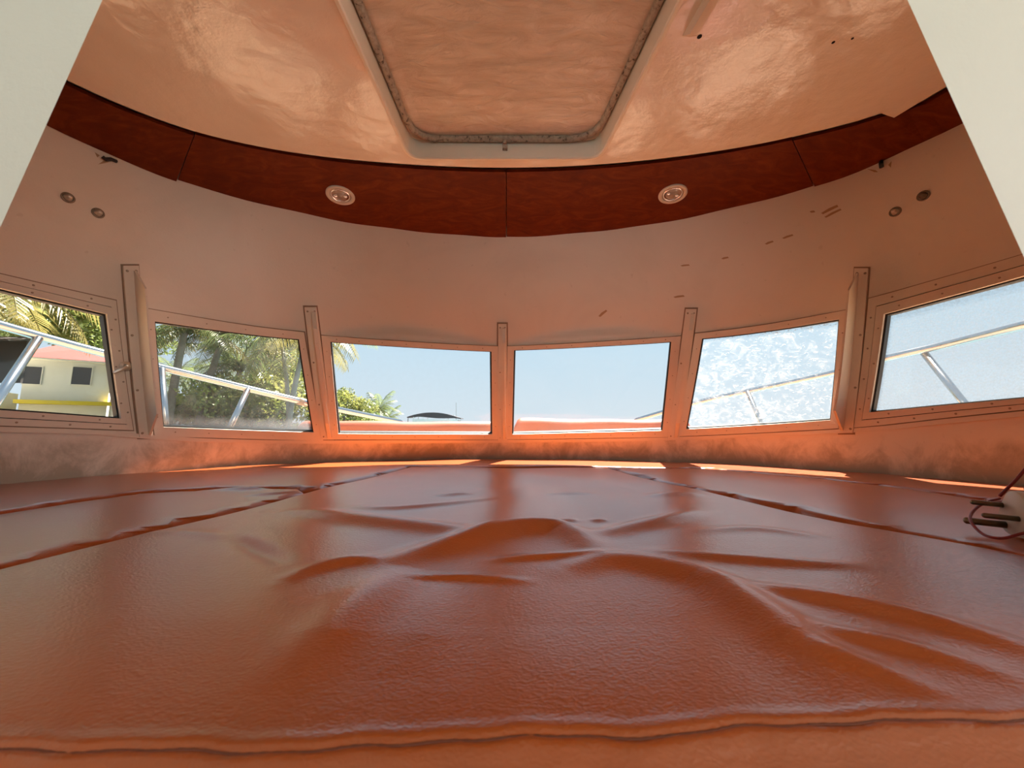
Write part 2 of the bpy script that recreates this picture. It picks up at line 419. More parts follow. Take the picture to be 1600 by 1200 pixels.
wall = struct(mesh('wall_front', V_, F_, M['wall'], smooth=True))
so = wall.modifiers.new('thickness', 'SOLIDIFY'); so.thickness = 0.020; so.offset = -1

def wall_ring(name, q_out, q_in, n0, n1, mat, parent, n=14):   # a box-section ring lying on the wall
    a, b = quad_loop(q_out, n), quad_loop(q_in, n); m = len(a); V = []
    for q in (a, b):
        P, N = W(q[:, 0], q[:, 1]), WN(q[:, 0], q[:, 1])
        V += list(P + N * n0) + list(P + N * n1)
    F = []
    for i in range(m):
        j = (i + 1) % m; oB, oF, iB, iF = 0, m, 2 * m, 3 * m
        F += [(oF + i, oF + j, iF + j, iF + i), (oB + i, iB + i, iB + j, oB + j), (oB + i, oB + j, oF + j, oF + i), (iB + i, iF + i, iF + j, iB + j)]
    return mesh(name, V, F, mat, parent)
def wall_slab(name, q, n0, n1, mat, parent, k=10):
    V = []; F = []
    for off in (n0, n1):
        for i in range(k + 1):
            for j in range(k + 1):
                s, t = i / k, j / k
                p = (q[0] * (1 - s) + q[1] * s) * (1 - t) + (q[3] * (1 - s) + q[2] * s) * t
                V.append(wallpt(p, off))
    g = (k + 1) ** 2
    for i in range(k):
        for j in range(k):
            a = i * (k + 1) + j; F += [(a, a + 1, a + k + 2, a + k + 1), (g + a, g + a + k + 1, g + a + k + 2, g + a + 1)]
    rim = [i * (k + 1) for i in range(k)] + [k * (k + 1) + j for j in range(k)] + [i * (k + 1) + k for i in range(k, 0, -1)] + [j for j in range(k, 0, -1)]
    for i in range(len(rim)):
        a, b = rim[i], rim[(i + 1) % len(rim)]; F.append((a, b, g + b, g + a))
    return mesh(name, V, F, mat, parent, smooth=False)
def screw_mb(mb, P, N, r=0.0022, h=0.0012):
    mb.lathe([(r, 0), (r * 0.9, h * 0.6), (r * 0.45, h), (0.0003, h * 0.7)], P, N, 8, cap=False)
GL = {1: 'glass_clean', 2: 'glass_haze', 3: 'glass_clean', 4: 'glass_film', 5: 'glass_scratched', 6: 'glass_mottled'}
WINOBJ = {}   # window roots
for k, (qo, qg) in WUV.items():
    root = bpy.data.objects.new('window_%d' % k, None); C.objects.link(root); struct(root); WINOBJ[k] = root
    root.empty_display_size = 0.05
    opening = k in (1, 6)
    wall_ring('caulk', inset(qo, -0.0030), inset(qo, 0.004), -0.004, 0.0013, M['caulk'], root)
    if opening:
        qm = qg + (qo - qg) * 0.52; qn = qg + (qo - qg) * 0.47
        wall_ring('frame', qo, qm, -0.004, 0.005, M['frame'], root)
        wall_ring('sash', qn, qg, -0.010, 0.0075, M['frame'], root)
        wall_ring('sash_gap', qm, qn, -0.006, 0.001, M['void'], root)
    else:
        wall_ring('frame', qo, qg, -0.004, 0.006, M['frame'], root)
    wall_ring('seal', inset(qg, -0.004), inset(qg, 0.0040), -0.022, -0.002, M['rubber'], root)
    wall_slab('pane', inset(qg, -0.002), -0.018, -0.015, M[GL[k]], root)
    mb = MB()
    for frac in ((0.22, 0.76) if opening else (0.5,)):
        q = qg + (qo - qg) * frac
        for i in range(4):
            a, b = q[i], q[(i + 1) % 4]; L = np.linalg.norm(W(*a) - W(*b)); n = max(3, int(L / 0.075))
            for t in range(n):
                p = a + (b - a) * (t + 0.5) / n
                screw_mb(mb, wallpt(p, 0.0072 if (opening and frac < .5) else 0.0052), WN(*p))
    s = mb.build('screws', M['screw'], root, True); s['kind'] = 'stuff'

# stay latch on the port opening window
mb = MB(); a = wallpt(uv(195, 572), 0.004); nn = WN(*uv(195, 572))
mb.lathe([(0.012, 0), (0.012, 0.003), (0.006, 0.006), (0.005, 0.016), (0.0005, 0.018)], a, nn, 14)
b = wallpt(uv(172, 583), 0.016)
mb.tube([a + nn * 0.013, (a + b) / 2 + nn * 0.010, b], [0.0042, 0.0042, 0.0034], 8)
o_ = mb.build('latch', M['bolt'], WINOBJ[1]); smooth_by_angle(o_)

# mullion posts: a screwed flange with an upright web
def post(idx, top, bot, wpx_top, wpx_bot, web, side):
    a, b = uv(*top), uv(*bot); root = bpy.data.objects.new('trim_%d' % idx, None); C.objects.link(root); struct(root)
    n = 10
    ext_ = (b - a) * 0.012; wc = lambda p, s: p + np.array([s * 0.016, 0.0])
    wall_slab('caulk', [uv(top[0] - wpx_top / 2 - 2, top[1]) - ext_, uv(top[0] + wpx_top / 2 + 2, top[1]) - ext_, uv(bot[0] + wpx_bot / 2 + 2, bot[1]) + ext_, uv(bot[0] - wpx_bot / 2 - 2, bot[1]) + ext_], -0.003, 0.0015, M['caulk'], root, 8)
    V = []; F = []
    la, lb = uv(top[0] - wpx_top / 2, top[1]), uv(bot[0] - wpx_bot / 2, bot[1])
    ra, rb = uv(top[0] + wpx_top / 2, top[1]), uv(bot[0] + wpx_bot / 2, bot[1])
    for i in range(n + 1):
        t = i / n; l = la + (lb - la) * t; r = ra + (rb - ra) * t
        V += [wallpt(l, -0.002), wallpt(r, -0.002), wallpt(r, 0.0085), wallpt(l, 0.0085)]
    for i in range(n):
        k = 4 * i; F += [(k + j, k + (j + 1) % 4, k + 4 + (j + 1) % 4, k + 4 + j) for j in range(4)]
    F += [(0, 3, 2, 1), (4 * n, 4 * n + 1, 4 * n + 2, 4 * n + 3)]
    mesh('flange', V, F, M['frame'], root)
    V = []; F = []                                       # the web, tapered off at both ends
    for i in range(n + 3):
        t = [0.03, 0.035, 0.15][i] if i < 3 else (0.15 + (i - 2) / n * 0.78 if i < n + 2 else 0.985)
        h = 0.004 if t < 0.034 else (0.007 if t < 0.04 else (0.004 if t > 0.98 else 1.0 * web))
        c = a + (b - a) * t; off = (ra + (rb - ra) * t - c) * side
        p, q = (c + off * 0.30, c + off * 0.62) if web > 0.03 else (c + off * 0.05, c + off * 0.72)
        V += [wallpt(p, 0.006), wallpt(q, 0.006), wallpt(q, 0.0085 + h), wallpt(p, 0.0085 + h)]
    m_ = n + 3
    for i in range(m_ - 1):
        k = 4 * i; F += [(k + j, k + (j + 1) % 4, k + 4 + (j + 1) % 4, k + 4 + j) for j in range(4)]
    F += [(0, 3, 2, 1), (4 * m_ - 4, 4 * m_ - 3, 4 * m_ - 2, 4 * m_ - 1)]
    mesh('web', V, F, M['frame'], root)
    mb = MB()
    for t in (0.03, 0.40, 0.72, 0.975):
        for s in (-0.55, 0.62):
            c = a + (b - a) * t; off = (ra + (rb - ra) * t - c)
            if t in (0.40, 0.72) and s * side > 0 and web > 0.02: continue
            p = c + off * s; screw_mb(mb, wallpt(p, 0.0083), WN(*p), 0.0032)
    s = mb.build('screws', M['screw'], root, True); s['kind'] = 'stuff'
post(1, (203, 416), (227, 683), 25, 22, 0.066, 1)
post(2, (485, 480), (512, 686), 19, 20, 0.026, 1)
post(3, (785, 506), (785.5, 687), 13, 15, 0.024, 1)
post(4, (1080, 483), (1052, 685), 17, 18, 0.026, 1)
post(5, (1347, 420), (1323, 676), 22, 22, 0.066, -1)

# sill strip under the windows
def wall_strip(name, us, v0s, v1s, n0, n1, mat):
    V = []; F = []
    for u_, v0, v1 in zip(us, v0s, v1s):
        V += [wallpt((u_, v0), n0), wallpt((u_, v1), n0), wallpt((u_, v1), n1), wallpt((u_, v0), n1)]
    for i in range(len(us) - 1):
        k = 4 * i; F += [(k + j, k + (j + 1) % 4, k + 4 + (j + 1) % 4, k + 4 + j) for j in range(4)]
    F += [(0, 3, 2, 1), tuple(4 * (len(us) - 1) + j for j in range(4))]
    return mesh(name, V, F, mat)
bp = sorted([tuple(q) for k in WUV for q in (WUV[k][0][2], WUV[k][0][3])])
us = np.linspace(-6.5, 6.5, 120); vb = np.interp(us, [q[0] for q in bp], [q[1] for q in bp])
vb = np.convolve(np.pad(vb, 4, mode='edge'), np.ones(9) / 9, 'valid')
struct(wall_strip('trim_6', us, vb - 0.017, vb - 0.003, -0.002, 0.0055, M['frame']))

# paint chips and rust streaks on the starboard wall
for (x0, y0, x1, y1, h) in ((1283, 333, 1308, 320, 3), (1288, 339, 1313, 326, 2), (1222, 372, 1238, 366, 2), (1195, 381, 1207, 376, 2), (1127, 404, 1137, 401, 2),
                            (1063, 415, 1076, 413, 2), (1052, 464, 1068, 461, 2.5), (935, 494, 947, 484, 2), (1265, 331, 1272, 329, 2.5)):
    q0, q1 = uv(x0, y0), uv(x1, y1); q2, q3 = uv(x1 + 2, y1 + h), uv(x0 + 3, y0 + h * 0.6); mid = (q0 + q1) / 2 + (q0 - q3) * 0.4
    V = [wallpt(q, 0.0006) for q in (q0, mid, q1, q2, q3)] + [wallpt(q, -0.001) for q in (q0, mid, q1, q2, q3)]
    mesh('paint_chip', V, [(0, 1, 2, 3, 4)] + [(i, i + 5, (i + 1) % 5 + 5, (i + 1) % 5) for i in range(5)], M['chip'], wall)

# ------------------------------------------------------------------ ceiling with the hatch opening
ZC = 0.80
edge_px = [(110, 128), (200, 168), (300, 204), (400, 228), (500, 244), (600, 254), (700, 260), (790, 262), (880, 260), (960, 255), (1040, 247), (1120, 236), (1200, 222), (1290, 202)]
edge = [onz(x, y, ZC)[:2] for x, y in edge_px]
edge = [p[:2] for p in catmull([np.append(p, 0) for p in edge], 6)]
edge += [onz(x, y, ZC)[:2] for x, y in ((1340, 189), (1376, 177), (1397, 184), (1430, 164), (1479, 135))]
L0 = edge[0]; R0 = edge[-1]
front_edge = [np.array(p) for p in ((-1.06, 0.21), (-1.03, 0.36), (-0.99, 0.50))] + edge + [np.array(p) for p in ((0.98, 0.52), (1.0, 0.36), (1.03, 0.21))]
def rounded(poly, rads, n=8):
    out = []; m = len(poly)
    for i in range(m):
        p, a, b = np.array(poly[i]), np.array(poly[i - 1]), np.array(poly[(i + 1) % m]); r_ = rads[i]
        da, db = (a - p) / np.linalg.norm(a - p), (b - p) / np.linalg.norm(b - p)
        for k in range(n + 1):
            t = k / n; out.append((1 - t) ** 2 * (p + da * r_) + 2 * t * (1 - t) * p + t * t * (p + db * r_))
    return np.array(out)
A0, A1 = onz(530, 0, ZC)[:2], onz(622, 205, ZC)[:2]; B0, B1 = onz(1060, 0, ZC)[:2], onz(957, 205, ZC)[:2]
yf = onz(790, 246, ZC)[1]; yb = 0.34
def on_line(a, b, y): return a + (b - a) * ((y - a[1]) / (b[1] - a[1]))
hq = [on_line(A0, A1, yb), on_line(B0, B1, yb), on_line(B0, B1, yf), on_line(A0, A1, yf)]
hatch = rounded(hq, [0.04, 0.04, 0.035, 0.035]); hatch_in = rounded(hq, [0.09, 0.09, 0.085, 0.085], 14)
def offset_loop(lp, d):          # inward offset of a closed loop
    lp = np.asarray(lp); nx = np.roll(lp, -1, 0) - np.roll(lp, 1, 0); nx /= np.linalg.norm(nx, axis=1, keepdims=True)
    n_ = np.stack([-nx[:, 1], nx[:, 0]], -1); area = 0.5 * np.sum(lp[:, 0] * np.roll(lp[:, 1], -1) - np.roll(lp[:, 0], -1) * lp[:, 1])
    return lp + n_ * d * (1 if area > 0 else -1)
def dome(q):                     # camber of the deckhead
    return np.zeros(len(q))
V_, F_ = surface_with_holes(np.array(front_edge), [hatch], np.arange(-1.1, 1.1, 0.05), np.arange(0.2, 1.0, 0.05), lambda q: np.c_[q, np.full(len(q), ZC) + dome(q)])
fn = np.cross(V_[F_[0][1]] - V_[F_[0][0]], V_[F_[0][2]] - V_[F_[0][0]])[2]
if fn > 0: F_ = [f[::-1] for f in F_]
ceil = struct(mesh('ceiling', V_, F_, M['ceiling']))
so = ceil.modifiers.new('thickness', 'SOLIDIFY'); so.thickness = 0.006; so.offset = -1
# small drilled holes
for x, y, r_ in ((1093, 57, 0.0042), (1302, 66, 0.0028), (1332, 60, 0.0022), (950, 182, 0.0)):
    if r_ == 0: continue
    p = onz(x, y, ZC); mb = MB(); mb.lathe([(r_, -0.0004), (r_ * 0.8, 0.0002), (r_ * 0.6, 0.003)], p, (0, 0, 1), 12); mb.build('screw_hole', M['void'], ceil)

hz = thing('roof_hatch', 'closed cream roof hatch with black edged perished rubber seal in the ceiling', 'hatch', (hatch[:, 0].mean(), hatch[:, 1].mean(), ZC))
def loop_walls(loops):           # successive loops with z, joined into a skin
    V = []; F = []; m = len(loops[0][0])
    for lp, z in loops: V += [(x, y, z) for x, y in lp]
    for k in range(len(loops) - 1):
        for i in range(m):
            j = (i + 1) % m; F.append((k * m + i, k * m + j, (k + 1) * m + j, (k + 1) * m + i))
    return V, F
lip = offset_loop(hatch, -0.007)
V, F = loop_walls([(offset_loop(hatch, -0.008), ZC), (lip, ZC - 0.003), (offset_loop(hatch, -0.001), ZC - 0.0035), (offset_loop(hatch, 0.0015), ZC - 0.0005), (offset_loop(hatch, 0.003), ZC + 0.046), (offset_loop(hatch, -0.004), ZC + 0.046), (offset_loop(hatch, -0.004), ZC + 0.001)])
adopt(mesh('coaming', V, F, M['hatch'], smooth=False), hz)
gl_ = offset_loop(hatch_in, 0.012)
mb = MB(); rr = [0.0078 + 0.0006 * math.sin(i * 2.3) for i in range(len(gl_))]
mb.tube([(x, y, ZC + 0.042 + 0.0012 * math.sin(i * 1.7)) for i, (x, y) in enumerate(gl_)], rr, 10, closed=True)
adopt(mb.build('rubber_seal', M['gasket'], smooth=True), hz)
li = offset_loop(hatch, 0.004)
hc = hatch.mean(0); sc_l = lambda k: hc + (hatch - hc) * k
V, F = loop_walls([(li, ZC + 0.053), (li, ZC + 0.047), (sc_l(0.90), ZC + 0.0478), (sc_l(0.84), ZC + 0.0505)])
m_ = len(li); F.append(tuple(3 * m_ + i for i in range(m_))); F.append(tuple(range(m_)))
adopt(mesh('lid', V, F, M['lid']), hz)
p = ony(789, 229, yf - 0.002); mb = MB()
mb.box(p + (-0.006, -0.010, -0.012), p + (0.006, 0.004, 0.012)); mb.lathe([(0.004, 0), (0.004, 0.006), (0.0005, 0.008)], p + (0, -0.010, 0.002), (0, -1, 0), 10)
adopt(mb.build('latch', M['gasket']), hz)
p = ony(950, 182, onz(950, 200, ZC + 0.03)[1]); mb = MB(); mb.lathe([(0.0045, -0.003), (0.0045, 0.003), (0.001, 0.005)], p, (-0.6, -0.7, -0.3), 10)
adopt(mb.build('screw', M['void']), hz)

# stiffener batten on the ceiling beside the hatch
p0, p1 = onz(1078, 58, ZC), onz(1118, -10, ZC); d_ = (p1 - p0); d_ /= np.linalg.norm(d_); s_ = np.array([d_[1], -d_[0], 0]) * 0.012
p1 = p0 + d_ * 0.5; mb = MB(); q0 = p0 + d_ * 0.02; z = np.array([0, 0, -0.020])
e0, e1, e2, e3 = p0 - s_ * .0, p0 + s_ * 1.2, p1 + s_ * 1.2, p1 - s_ * .0
mb.hexa([q0 + z, q0 + s_ * 1.2 + z, e2 + z, e3 + z, e0, e1, e2, e3])
struct(mb.build('trim_7', M['frame']))

# ------------------------------------------------------------------ wooden soffit boards between ceiling edge and wall
ORG = np.array([X0, 0.2])
fe = np.array(front_edge); th = np.arctan2(fe[:, 0] - ORG[0], fe[:, 1] - ORG[1]); rad = np.linalg.norm(fe - ORG, axis=1)
i_ = [k for k in range(len(th)) if not (onz(1385, 190, ZC)[0] < fe[k, 0] < onz(1410, 176, ZC)[0])]
th, rad = th[i_], rad[i_]
def near_pt(t, d=0.042, z=0.818):
    r_ = np.interp(t, th, rad) + d; return np.array([ORG[0] + r_ * math.sin(t), ORG[1] + r_ * math.cos(t), z])
fw = W(np.linspace(-6.9, 6.9, 400), np.full(400, 0.995)); fth = np.arctan2(fw[:, 0] - ORG[0], fw[:, 1] - ORG[1]); frad = np.linalg.norm(fw[:, :2] - ORG, axis=1)
o_ = np.argsort(fth)
def far_pt(t, z=0.786):
    r_ = np.interp(t, fth[o_], frad[o_]) - 0.001; return np.array([ORG[0] + r_ * math.sin(t), ORG[1] + r_ * math.cos(t), z])
def ang(x, y, z): p = onz(x, y, z)[:2] - ORG; return math.atan2(p[0], p[1])
JN = [-1.5, ang(303, 212, .818), ang(791, 266, .818), ang(1243, 228, .818), 1.5]
JF = [-1.5, ang(277, 281, .786), ang(791, 365, .786), ang(1272, 291, .786), 1.5]
BL = ['dark wood soffit board under the ceiling at far left, no lamp in it', 'long dark wood soffit board left of the middle joint, holding a downlight',
      'long dark wood soffit board right of the middle joint, holding a downlight', 'dark wood soffit board under the ceiling at far right, no lamp in it']
BOARDS = []
for k in range(4):
    n = 26; V = []; F = []; drop = (0.004, 0, 0, 0.003)[k]; ga = 0.0012
    for i in range(n + 1):
        t = i / n; a = JN[k] + ga + (JN[k + 1] - JN[k] - 2 * ga) * t; b = JF[k] + ga + (JF[k + 1] - JF[k] - 2 * ga) * t
        N_, F2 = near_pt(a), far_pt(b); dn = np.array([0, 0, drop]); up = np.array([0, 0, 0.008])
        wob = np.array([0, 0, 0.0012 * math.sin(i * 0.9 + k)])
        V += [N_ - dn, F2 - dn + wob, F2 - dn + up, N_ - dn + up]
    for i in range(n):
        q = 4 * i; F += [(q + j, q + 4 + j, q + 4 + (j + 1) % 4, q + (j + 1) % 4) for j in range(4)]
    F += [(0, 1, 2, 3), (4 * n + 3, 4 * n + 2, 4 * n + 1, 4 * n)]
    o = mesh('soffit_board', V, F, M['wood']); tag(o, BL[k], 'panel', 'wood soffit boards around the cabin'); BOARDS.append(o)

# recessed downlights
def board_hit(x, y):
    p = onz(x, y, 0.80)
    for _ in range(8):
        t = math.atan2(p[0] - ORG[0], p[1] - ORG[1]); N_, F2 = near_pt(t), far_pt(t)
        s = np.linalg.norm(p[:2] - N_[:2]) / np.linalg.norm(F2[:2] - N_[:2]); p = onz(x, y, N_[2] + (F2[2] - N_[2]) * s)
    n_ = np.cross(F2 - N_, np.array([math.cos(t), -math.sin(t), 0])); n_ /= np.linalg.norm(n_)
    return p, (n_ if n_[2] < 0 else -n_)
for x, y, lb in ((532, 305, 'round satin metal downlight in the soffit board left of the middle joint'), (1051, 303, 'round satin metal downlight in the soffit board right of the middle joint')):
    p, n_ = board_hit(x, y); t = thing('downlight', lb, 'lamp', p, 'recessed downlights in the soffit')
    mb = MB(); mb.lathe([(0.040, -0.001), (0.040, 0.0022), (0.037, 0.0042), (0.030, 0.0036), (0.0285, 0.0012), (0.0285, 0.0005)], p, n_, 40, cap=False)
    adopt(mb.build('rim', M['white_plastic'], smooth=True), t)
    mb = MB(); mb.lathe([(0.0280, 0.0008), (0.0265, 0.0034), (0.0235, 0.0030), (0.0225, 0.0006)], p, n_, 36, cap=False)
    adopt(mb.build('gimbal_ring', M['chrome'], smooth=True), t)
    mb = MB(); mb.lathe([(0.0287, 0.0004), (0.0001, 0.0003)], p, n_, 36, cap=False); adopt(mb.build('shadow_gap', M['washer']), t)
    mb = MB(); mb.lathe([(0.0222, 0.0006), (0.016, 0.0018), (0.009, 0.0030), (0.0088, 0.0042), (0.0001, 0.0044)], p, n_, 32, cap=False)
    adopt(mb.build('reflector', M['grey_plastic'], smooth=True), t)
    a = Vector((1, 0.2, 0)); a = (a - Vector(n_) * a.dot(Vector(n_))).normalized()
    for s in (-1, 1):
        mb = MB(); mb.lathe([(0.0062, 0.0012), (0.0056, 0.0048), (0.003, 0.0064), (0.0002, 0.0066)], Vector(p) + a * 0.0135 * s, n_, 14)
        adopt(mb.build('clip', M['chrome'], smooth=True), t)

# wall bolts and cable stubs under the soffit
for x, y, lb in ((106, 309, 'round bolt head on the port wall, the outer of two, farther from the bow'), (153, 333, 'round bolt head on the port wall, the inner of two, nearer the bow'),
                 (1399, 331, 'pale tipped bolt head on the starboard wall, the inner of two, nearer the bow'), (1443, 306, 'dark bolt head on the starboard wall, the outer of two, farther from the bow')):
    q = uv(x, y); p = wallpt(q, 0.0); n_ = WN(*q); t = thing('wall_bolt', lb, 'bolt', p, 'bolts through the cabin sides')
    mb = MB(); mb.lathe([(0.0118, -0.001), (0.0118, 0.0018), (0.0085, 0.0024), (0.0080, 0.001)], p, n_, 20, cap=False); adopt(mb.build('washer', M['washer'], smooth=True), t)
    mb = MB(); mb.lathe([(0.0076, 0.0), (0.0074, 0.0035), (0.0048, 0.0055), (0.0046, 0.012), (0.0030, 0.0138), (0.0002, 0.014)], p, n_, 16)
    adopt(mb.build('bolt_head', M['bolt'] if x != 1443 else M['washer'], smooth=True), t)
for pts, lb in (([(181, 252), (172, 250), (163, 250), (158, 246)], 'bent black cable stub under the soffit board on the port wall'),
                ([(1377, 250), (1378, 256), (1379, 263)], 'short black cable stub under the soffit board on the starboard wall')):
    qs = [uv(*p) for p in pts]; mb = MB(); mb.tube([wallpt(q, 0.001 if i == 0 else 0.007) for i, q in enumerate(qs)], 0.0045, 8)
    t = thing('cable_stub', lb, 'cable', wallpt(qs[0])); adopt(mb.build('cable', M['rubber'], smooth=True), t)
for px in ([(148, 238), (152, 246), (156, 243)], [(153, 257), (162, 251), (172, 253), (163, 255)], [(1388, 258), (1393, 252), (1392, 262)], [(1355, 264), (1368, 266), (1372, 269), (1366, 269)]):
    qs = [uv(*p) for p in px]; m_ = len(qs)
    V = [wallpt(q, 0.0006) for q in qs] + [wallpt(q, -0.001) for q in qs]
    mesh('paint_chip', V, [tuple(range(m_))] + [(i, i + m_, (i + 1) % m_ + m_, (i + 1) % m_) for i in range(m_)], M['chip'], wall)

# ------------------------------------------------------------------ bulkhead with the companionway opening, roof, berth base
YB = 0.20
la, lb_ = ony(160, 0, YB), ony(0, 356, YB); ra, rb_ = ony(1418, 0, YB), ony(1600, 402, YB)
def ext(a, b, z): return a + (b - a) * ((z - a[2]) / (b[2] - a[2]))
ZTOP = 0.86
def bulk(sgn, a, b):
    top, bot = ext(a, b, ZTOP), ext(a, b, 0.012); xo = 1.135 * sgn + X0
    f = [np.array([xo, YB, 0.012]), bot, top, np.array([xo, YB, ZTOP])]
    g = [p + np.array([(0.02 * sgn if i in (1, 2) else 0), 0.012, 0]) for i, p in enumerate(f)]
    V = f + g; F = [(0, 1, 2, 3), (7, 6, 5, 4)] + [(i, i + 4, (i + 1) % 4 + 4, (i + 1) % 4) for i in range(4)]
    return V, F
mb = MB(); mb.add(*bulk(-1, la, lb_)); mb.add(*bulk(1, ra, rb_)); struct(mb.build('wall_back', M['bulkhead']))
# the saloon the photographer stands in: side walls and deckhead, assumed open aft
for sg, nm in ((-1, 'wall_left'), (1, 'wall_right')):
    mb = MB(); a, b = sorted((1.14 * sg + X0, 1.17 * sg + X0)); 
    if sg < 0: mb.box((a, -1.6, -1.0), (b, YB + 0.012, 0.90))
    else:                        # gap left for the added side lamp; this door opening is assumed
        mb.box((a, -1.6, -1.0), (b, -1.32, 0.90)); mb.box((a, -0.24, -1.0), (b, YB + 0.012, 0.90)); mb.box((a, -1.32, 0.86), (b, -0.24, 0.90))
    struct(mb.build(nm, M['bulkhead']))
mb = MB(); mb.box((-1.2, -1.6, 0.90), (1.17, 0.25, 0.93)); struct(mb.build('ceiling_saloon', M['bulkhead']))
mb = MB(); mb.box((-1.16, -1.6, -1.03), (1.13, 0.09, -1.0)); struct(mb.build('floor_saloon', M['deck']))
mb = MB(); mb.box((-1.12, 0.07, -1.0), (1.09, 0.088, -0.085)); struct(mb.build('trim_8', M['bulkhead']))
XL0, XR0 = ext(la, lb_, 0.0)[0], ext(ra, rb_, 0.0)[0]
rf = W(np.linspace(-6.95, 6.95, 80), np.full(80, 1.08))[:, :2]; c_ = np.array([X0, 0.3]); rf = c_ + (rf - c_) * 1.035
poly = [tuple(p) for p in rf]; m_ = len(poly)
struct(mesh('ceiling_roof', [(x, y, 0.862) for x, y in poly] + [(x, y, 0.90) for x, y in poly], [tuple(range(m_ - 1, -1, -1)), tuple(range(m_, 2 * m_))] + [(i, (i + 1) % m_, (i + 1) % m_ + m_, i + m_) for i in range(m_)], M['roof']))
bf = W(np.linspace(-6.95, 6.95, 80), np.full(80, -0.1))[:, :2]; poly = [tuple(p) for p in bf]; m_ = len(poly)
struct(mesh('floor', [(x, y, -0.115) for x, y in poly] + [(x, y, -0.085) for x, y in poly], [tuple(range(m_ - 1, -1, -1)), tuple(range(m_, 2 * m_))] + [(i, (i + 1) % m_, (i + 1) % m_ + m_, i + m_) for i in range(m_)], M['deck']))

# ------------------------------------------------------------------ cushions
g0 = lambda x, y: onz(x, y, 0.0)[:2]
LS = np.array([g0(x, y) for x, y in ((0, 888), (250, 826), (480, 770), (560, 750), (640, 730))])     # port edge of the centre cushion
RS = np.array([g0(x, y) for x, y in ((1600, 870), (1330, 818), (1200, 789), (1050, 757), (945, 730))])
YEND = 0.5 * (LS[-1, 1] + RS[-1, 1])
def side_x(S, y):
    o = np.argsort(S[:, 1]); return np.interp(y, S[o, 1], S[o, 0])
def pl(*pts): return np.array([g0(x, y) for x, y in pts])
# folds in the leather: crest polyline, height, width across, skew
FOLDS = [
 (pl((600, 878), (660, 864), (720, 848), (800, 829), (870, 825), (905, 842), (930, 862)), 0.0125, 0.020),
 (pl((880, 886), (950, 874), (1010, 880), (1100, 905), (1190, 958), (1270, 1020), (1340, 1080), (1375, 1105)), 0.0085, 0.018),
 (pl((1010, 858), (1130, 872), (1240, 880), (1360, 884)), 0.0042, 0.010),
 (pl((1130, 915), (1250, 928), (1400, 958), (1520, 990), (1680, 1040)), 0.0046, 0.011),
 (pl((1260, 975), (1330, 992), (1450, 1020), (1620, 1070)), 0.0036, 0.009),
 (pl((1260, 1010), (1350, 1040), (1450, 1078), (1520, 1105)), 0.0045, 0.009),
 (pl((430, 800), (490, 801), (560, 812), (680, 826), (780, 835)), 0.0075, 0.020),
 (pl((360, 838), (410, 862), (445, 885)), -0.004, 0.010),
 (pl((440, 912), (490, 892), (545, 878), (600, 876)), 0.0050, 0.010),
 (pl((640, 886), (570, 935), (500, 1010), (430, 1090)), 0.0050, 0.020),
 (pl((540, 792), (620, 794), (720, 783), (770, 776)), 0.0035, 0.012),
 (pl((680, 774), (720, 770), (740, 771)), 0.0030, 0.012),
 (pl((910, 836), (960, 828), (1030, 814), (1090, 799)), 0.0060, 0.016),
 (pl((1010, 777), (1060, 773), (1100, 776)), 0.0035, 0.018),
 (pl((870, 812), (905, 812)), 0.0022, 0.008), (pl((920, 812), (950, 811)), 0.0022, 0.008),
 (pl((640, 900), (740, 898), (830, 903)), 0.0025, 0.006),
 (pl((760, 872), (860, 866), (960, 866)), 0.0030, 0.007),
 (pl((680, 905), (660, 970), (620, 1060)), 0.0020, 0.022),
 (pl((850, 772), (930, 772)), 0.0020, 0.012),
 (pl((1080, 830), (1180, 826), (1300, 842)), 0.0022, 0.012),
 (pl((230, 832), (300, 836), (380, 846)), 0.0020, 0.012),
]
def fold_h(x, y):
    z = np.zeros_like(x)
    for P, h, wd in FOLDS:
        P = np.array(catmull([np.append(q, 0) for q in P], 3))[:, :2] if len(P) > 2 else P
        best = np.full(x.shape, 1e9); tt = np.zeros_like(x); L = np.r_[0, np.cumsum(np.linalg.norm(np.diff(P, axis=0), axis=1))]
        sel = (x > P[:, 0].min() - 4 * wd) & (x < P[:, 0].max() + 4 * wd) & (y > P[:, 1].min() - 4 * wd) & (y < P[:, 1].max() + 4 * wd)
        xs, ys = x[sel], y[sel]; b_ = np.full(xs.shape, 1e9); t_ = np.zeros_like(xs)
        for i in range(len(P) - 1):
            a, d = P[i], P[i + 1] - P[i]; l2 = d @ d
            s = np.clip(((xs - a[0]) * d[0] + (ys - a[1]) * d[1]) / l2, 0, 1)
            q = np.hypot(xs - a[0] - s * d[0], ys - a[1] - s * d[1]); k = q < b_
            b_ = np.where(k, q, b_); t_ = np.where(k, (L[i] + s * (L[i + 1] - L[i])) / L[-1], t_)
        env = np.clip(np.sin(np.pi * (0.03 + 0.94 * t_)), 0, 1) ** 0.9
        zz = np.zeros_like(x); zz[sel] = h * env * np.exp(-(b_ / wd) ** 2); z += zz
    return z
def lowf(x, y):                  # gentle undulation of the stuffing
    return (0.0018 * np.sin(9 * x + 1.3 * np.sin(6 * y)) * np.cos(7.5 * y + 0.8) + 0.0010 * np.sin(21 * x + 3 * y + 1) * np.sin(17 * y - 4 * x))
SEAM = np.array([g0(x, y) for x, y in ((-150, 1166), (0, 1167), (150, 1169), (300, 1170), (430, 1171), (520, 1167), (620, 1161), (720, 1150), (830, 1147), (950, 1149), (1050, 1144), (1150, 1133), (1337, 1124), (1600, 1120), (1750, 1118))])
o_ = np.argsort(SEAM[:, 0]); SEAM = SEAM[o_]
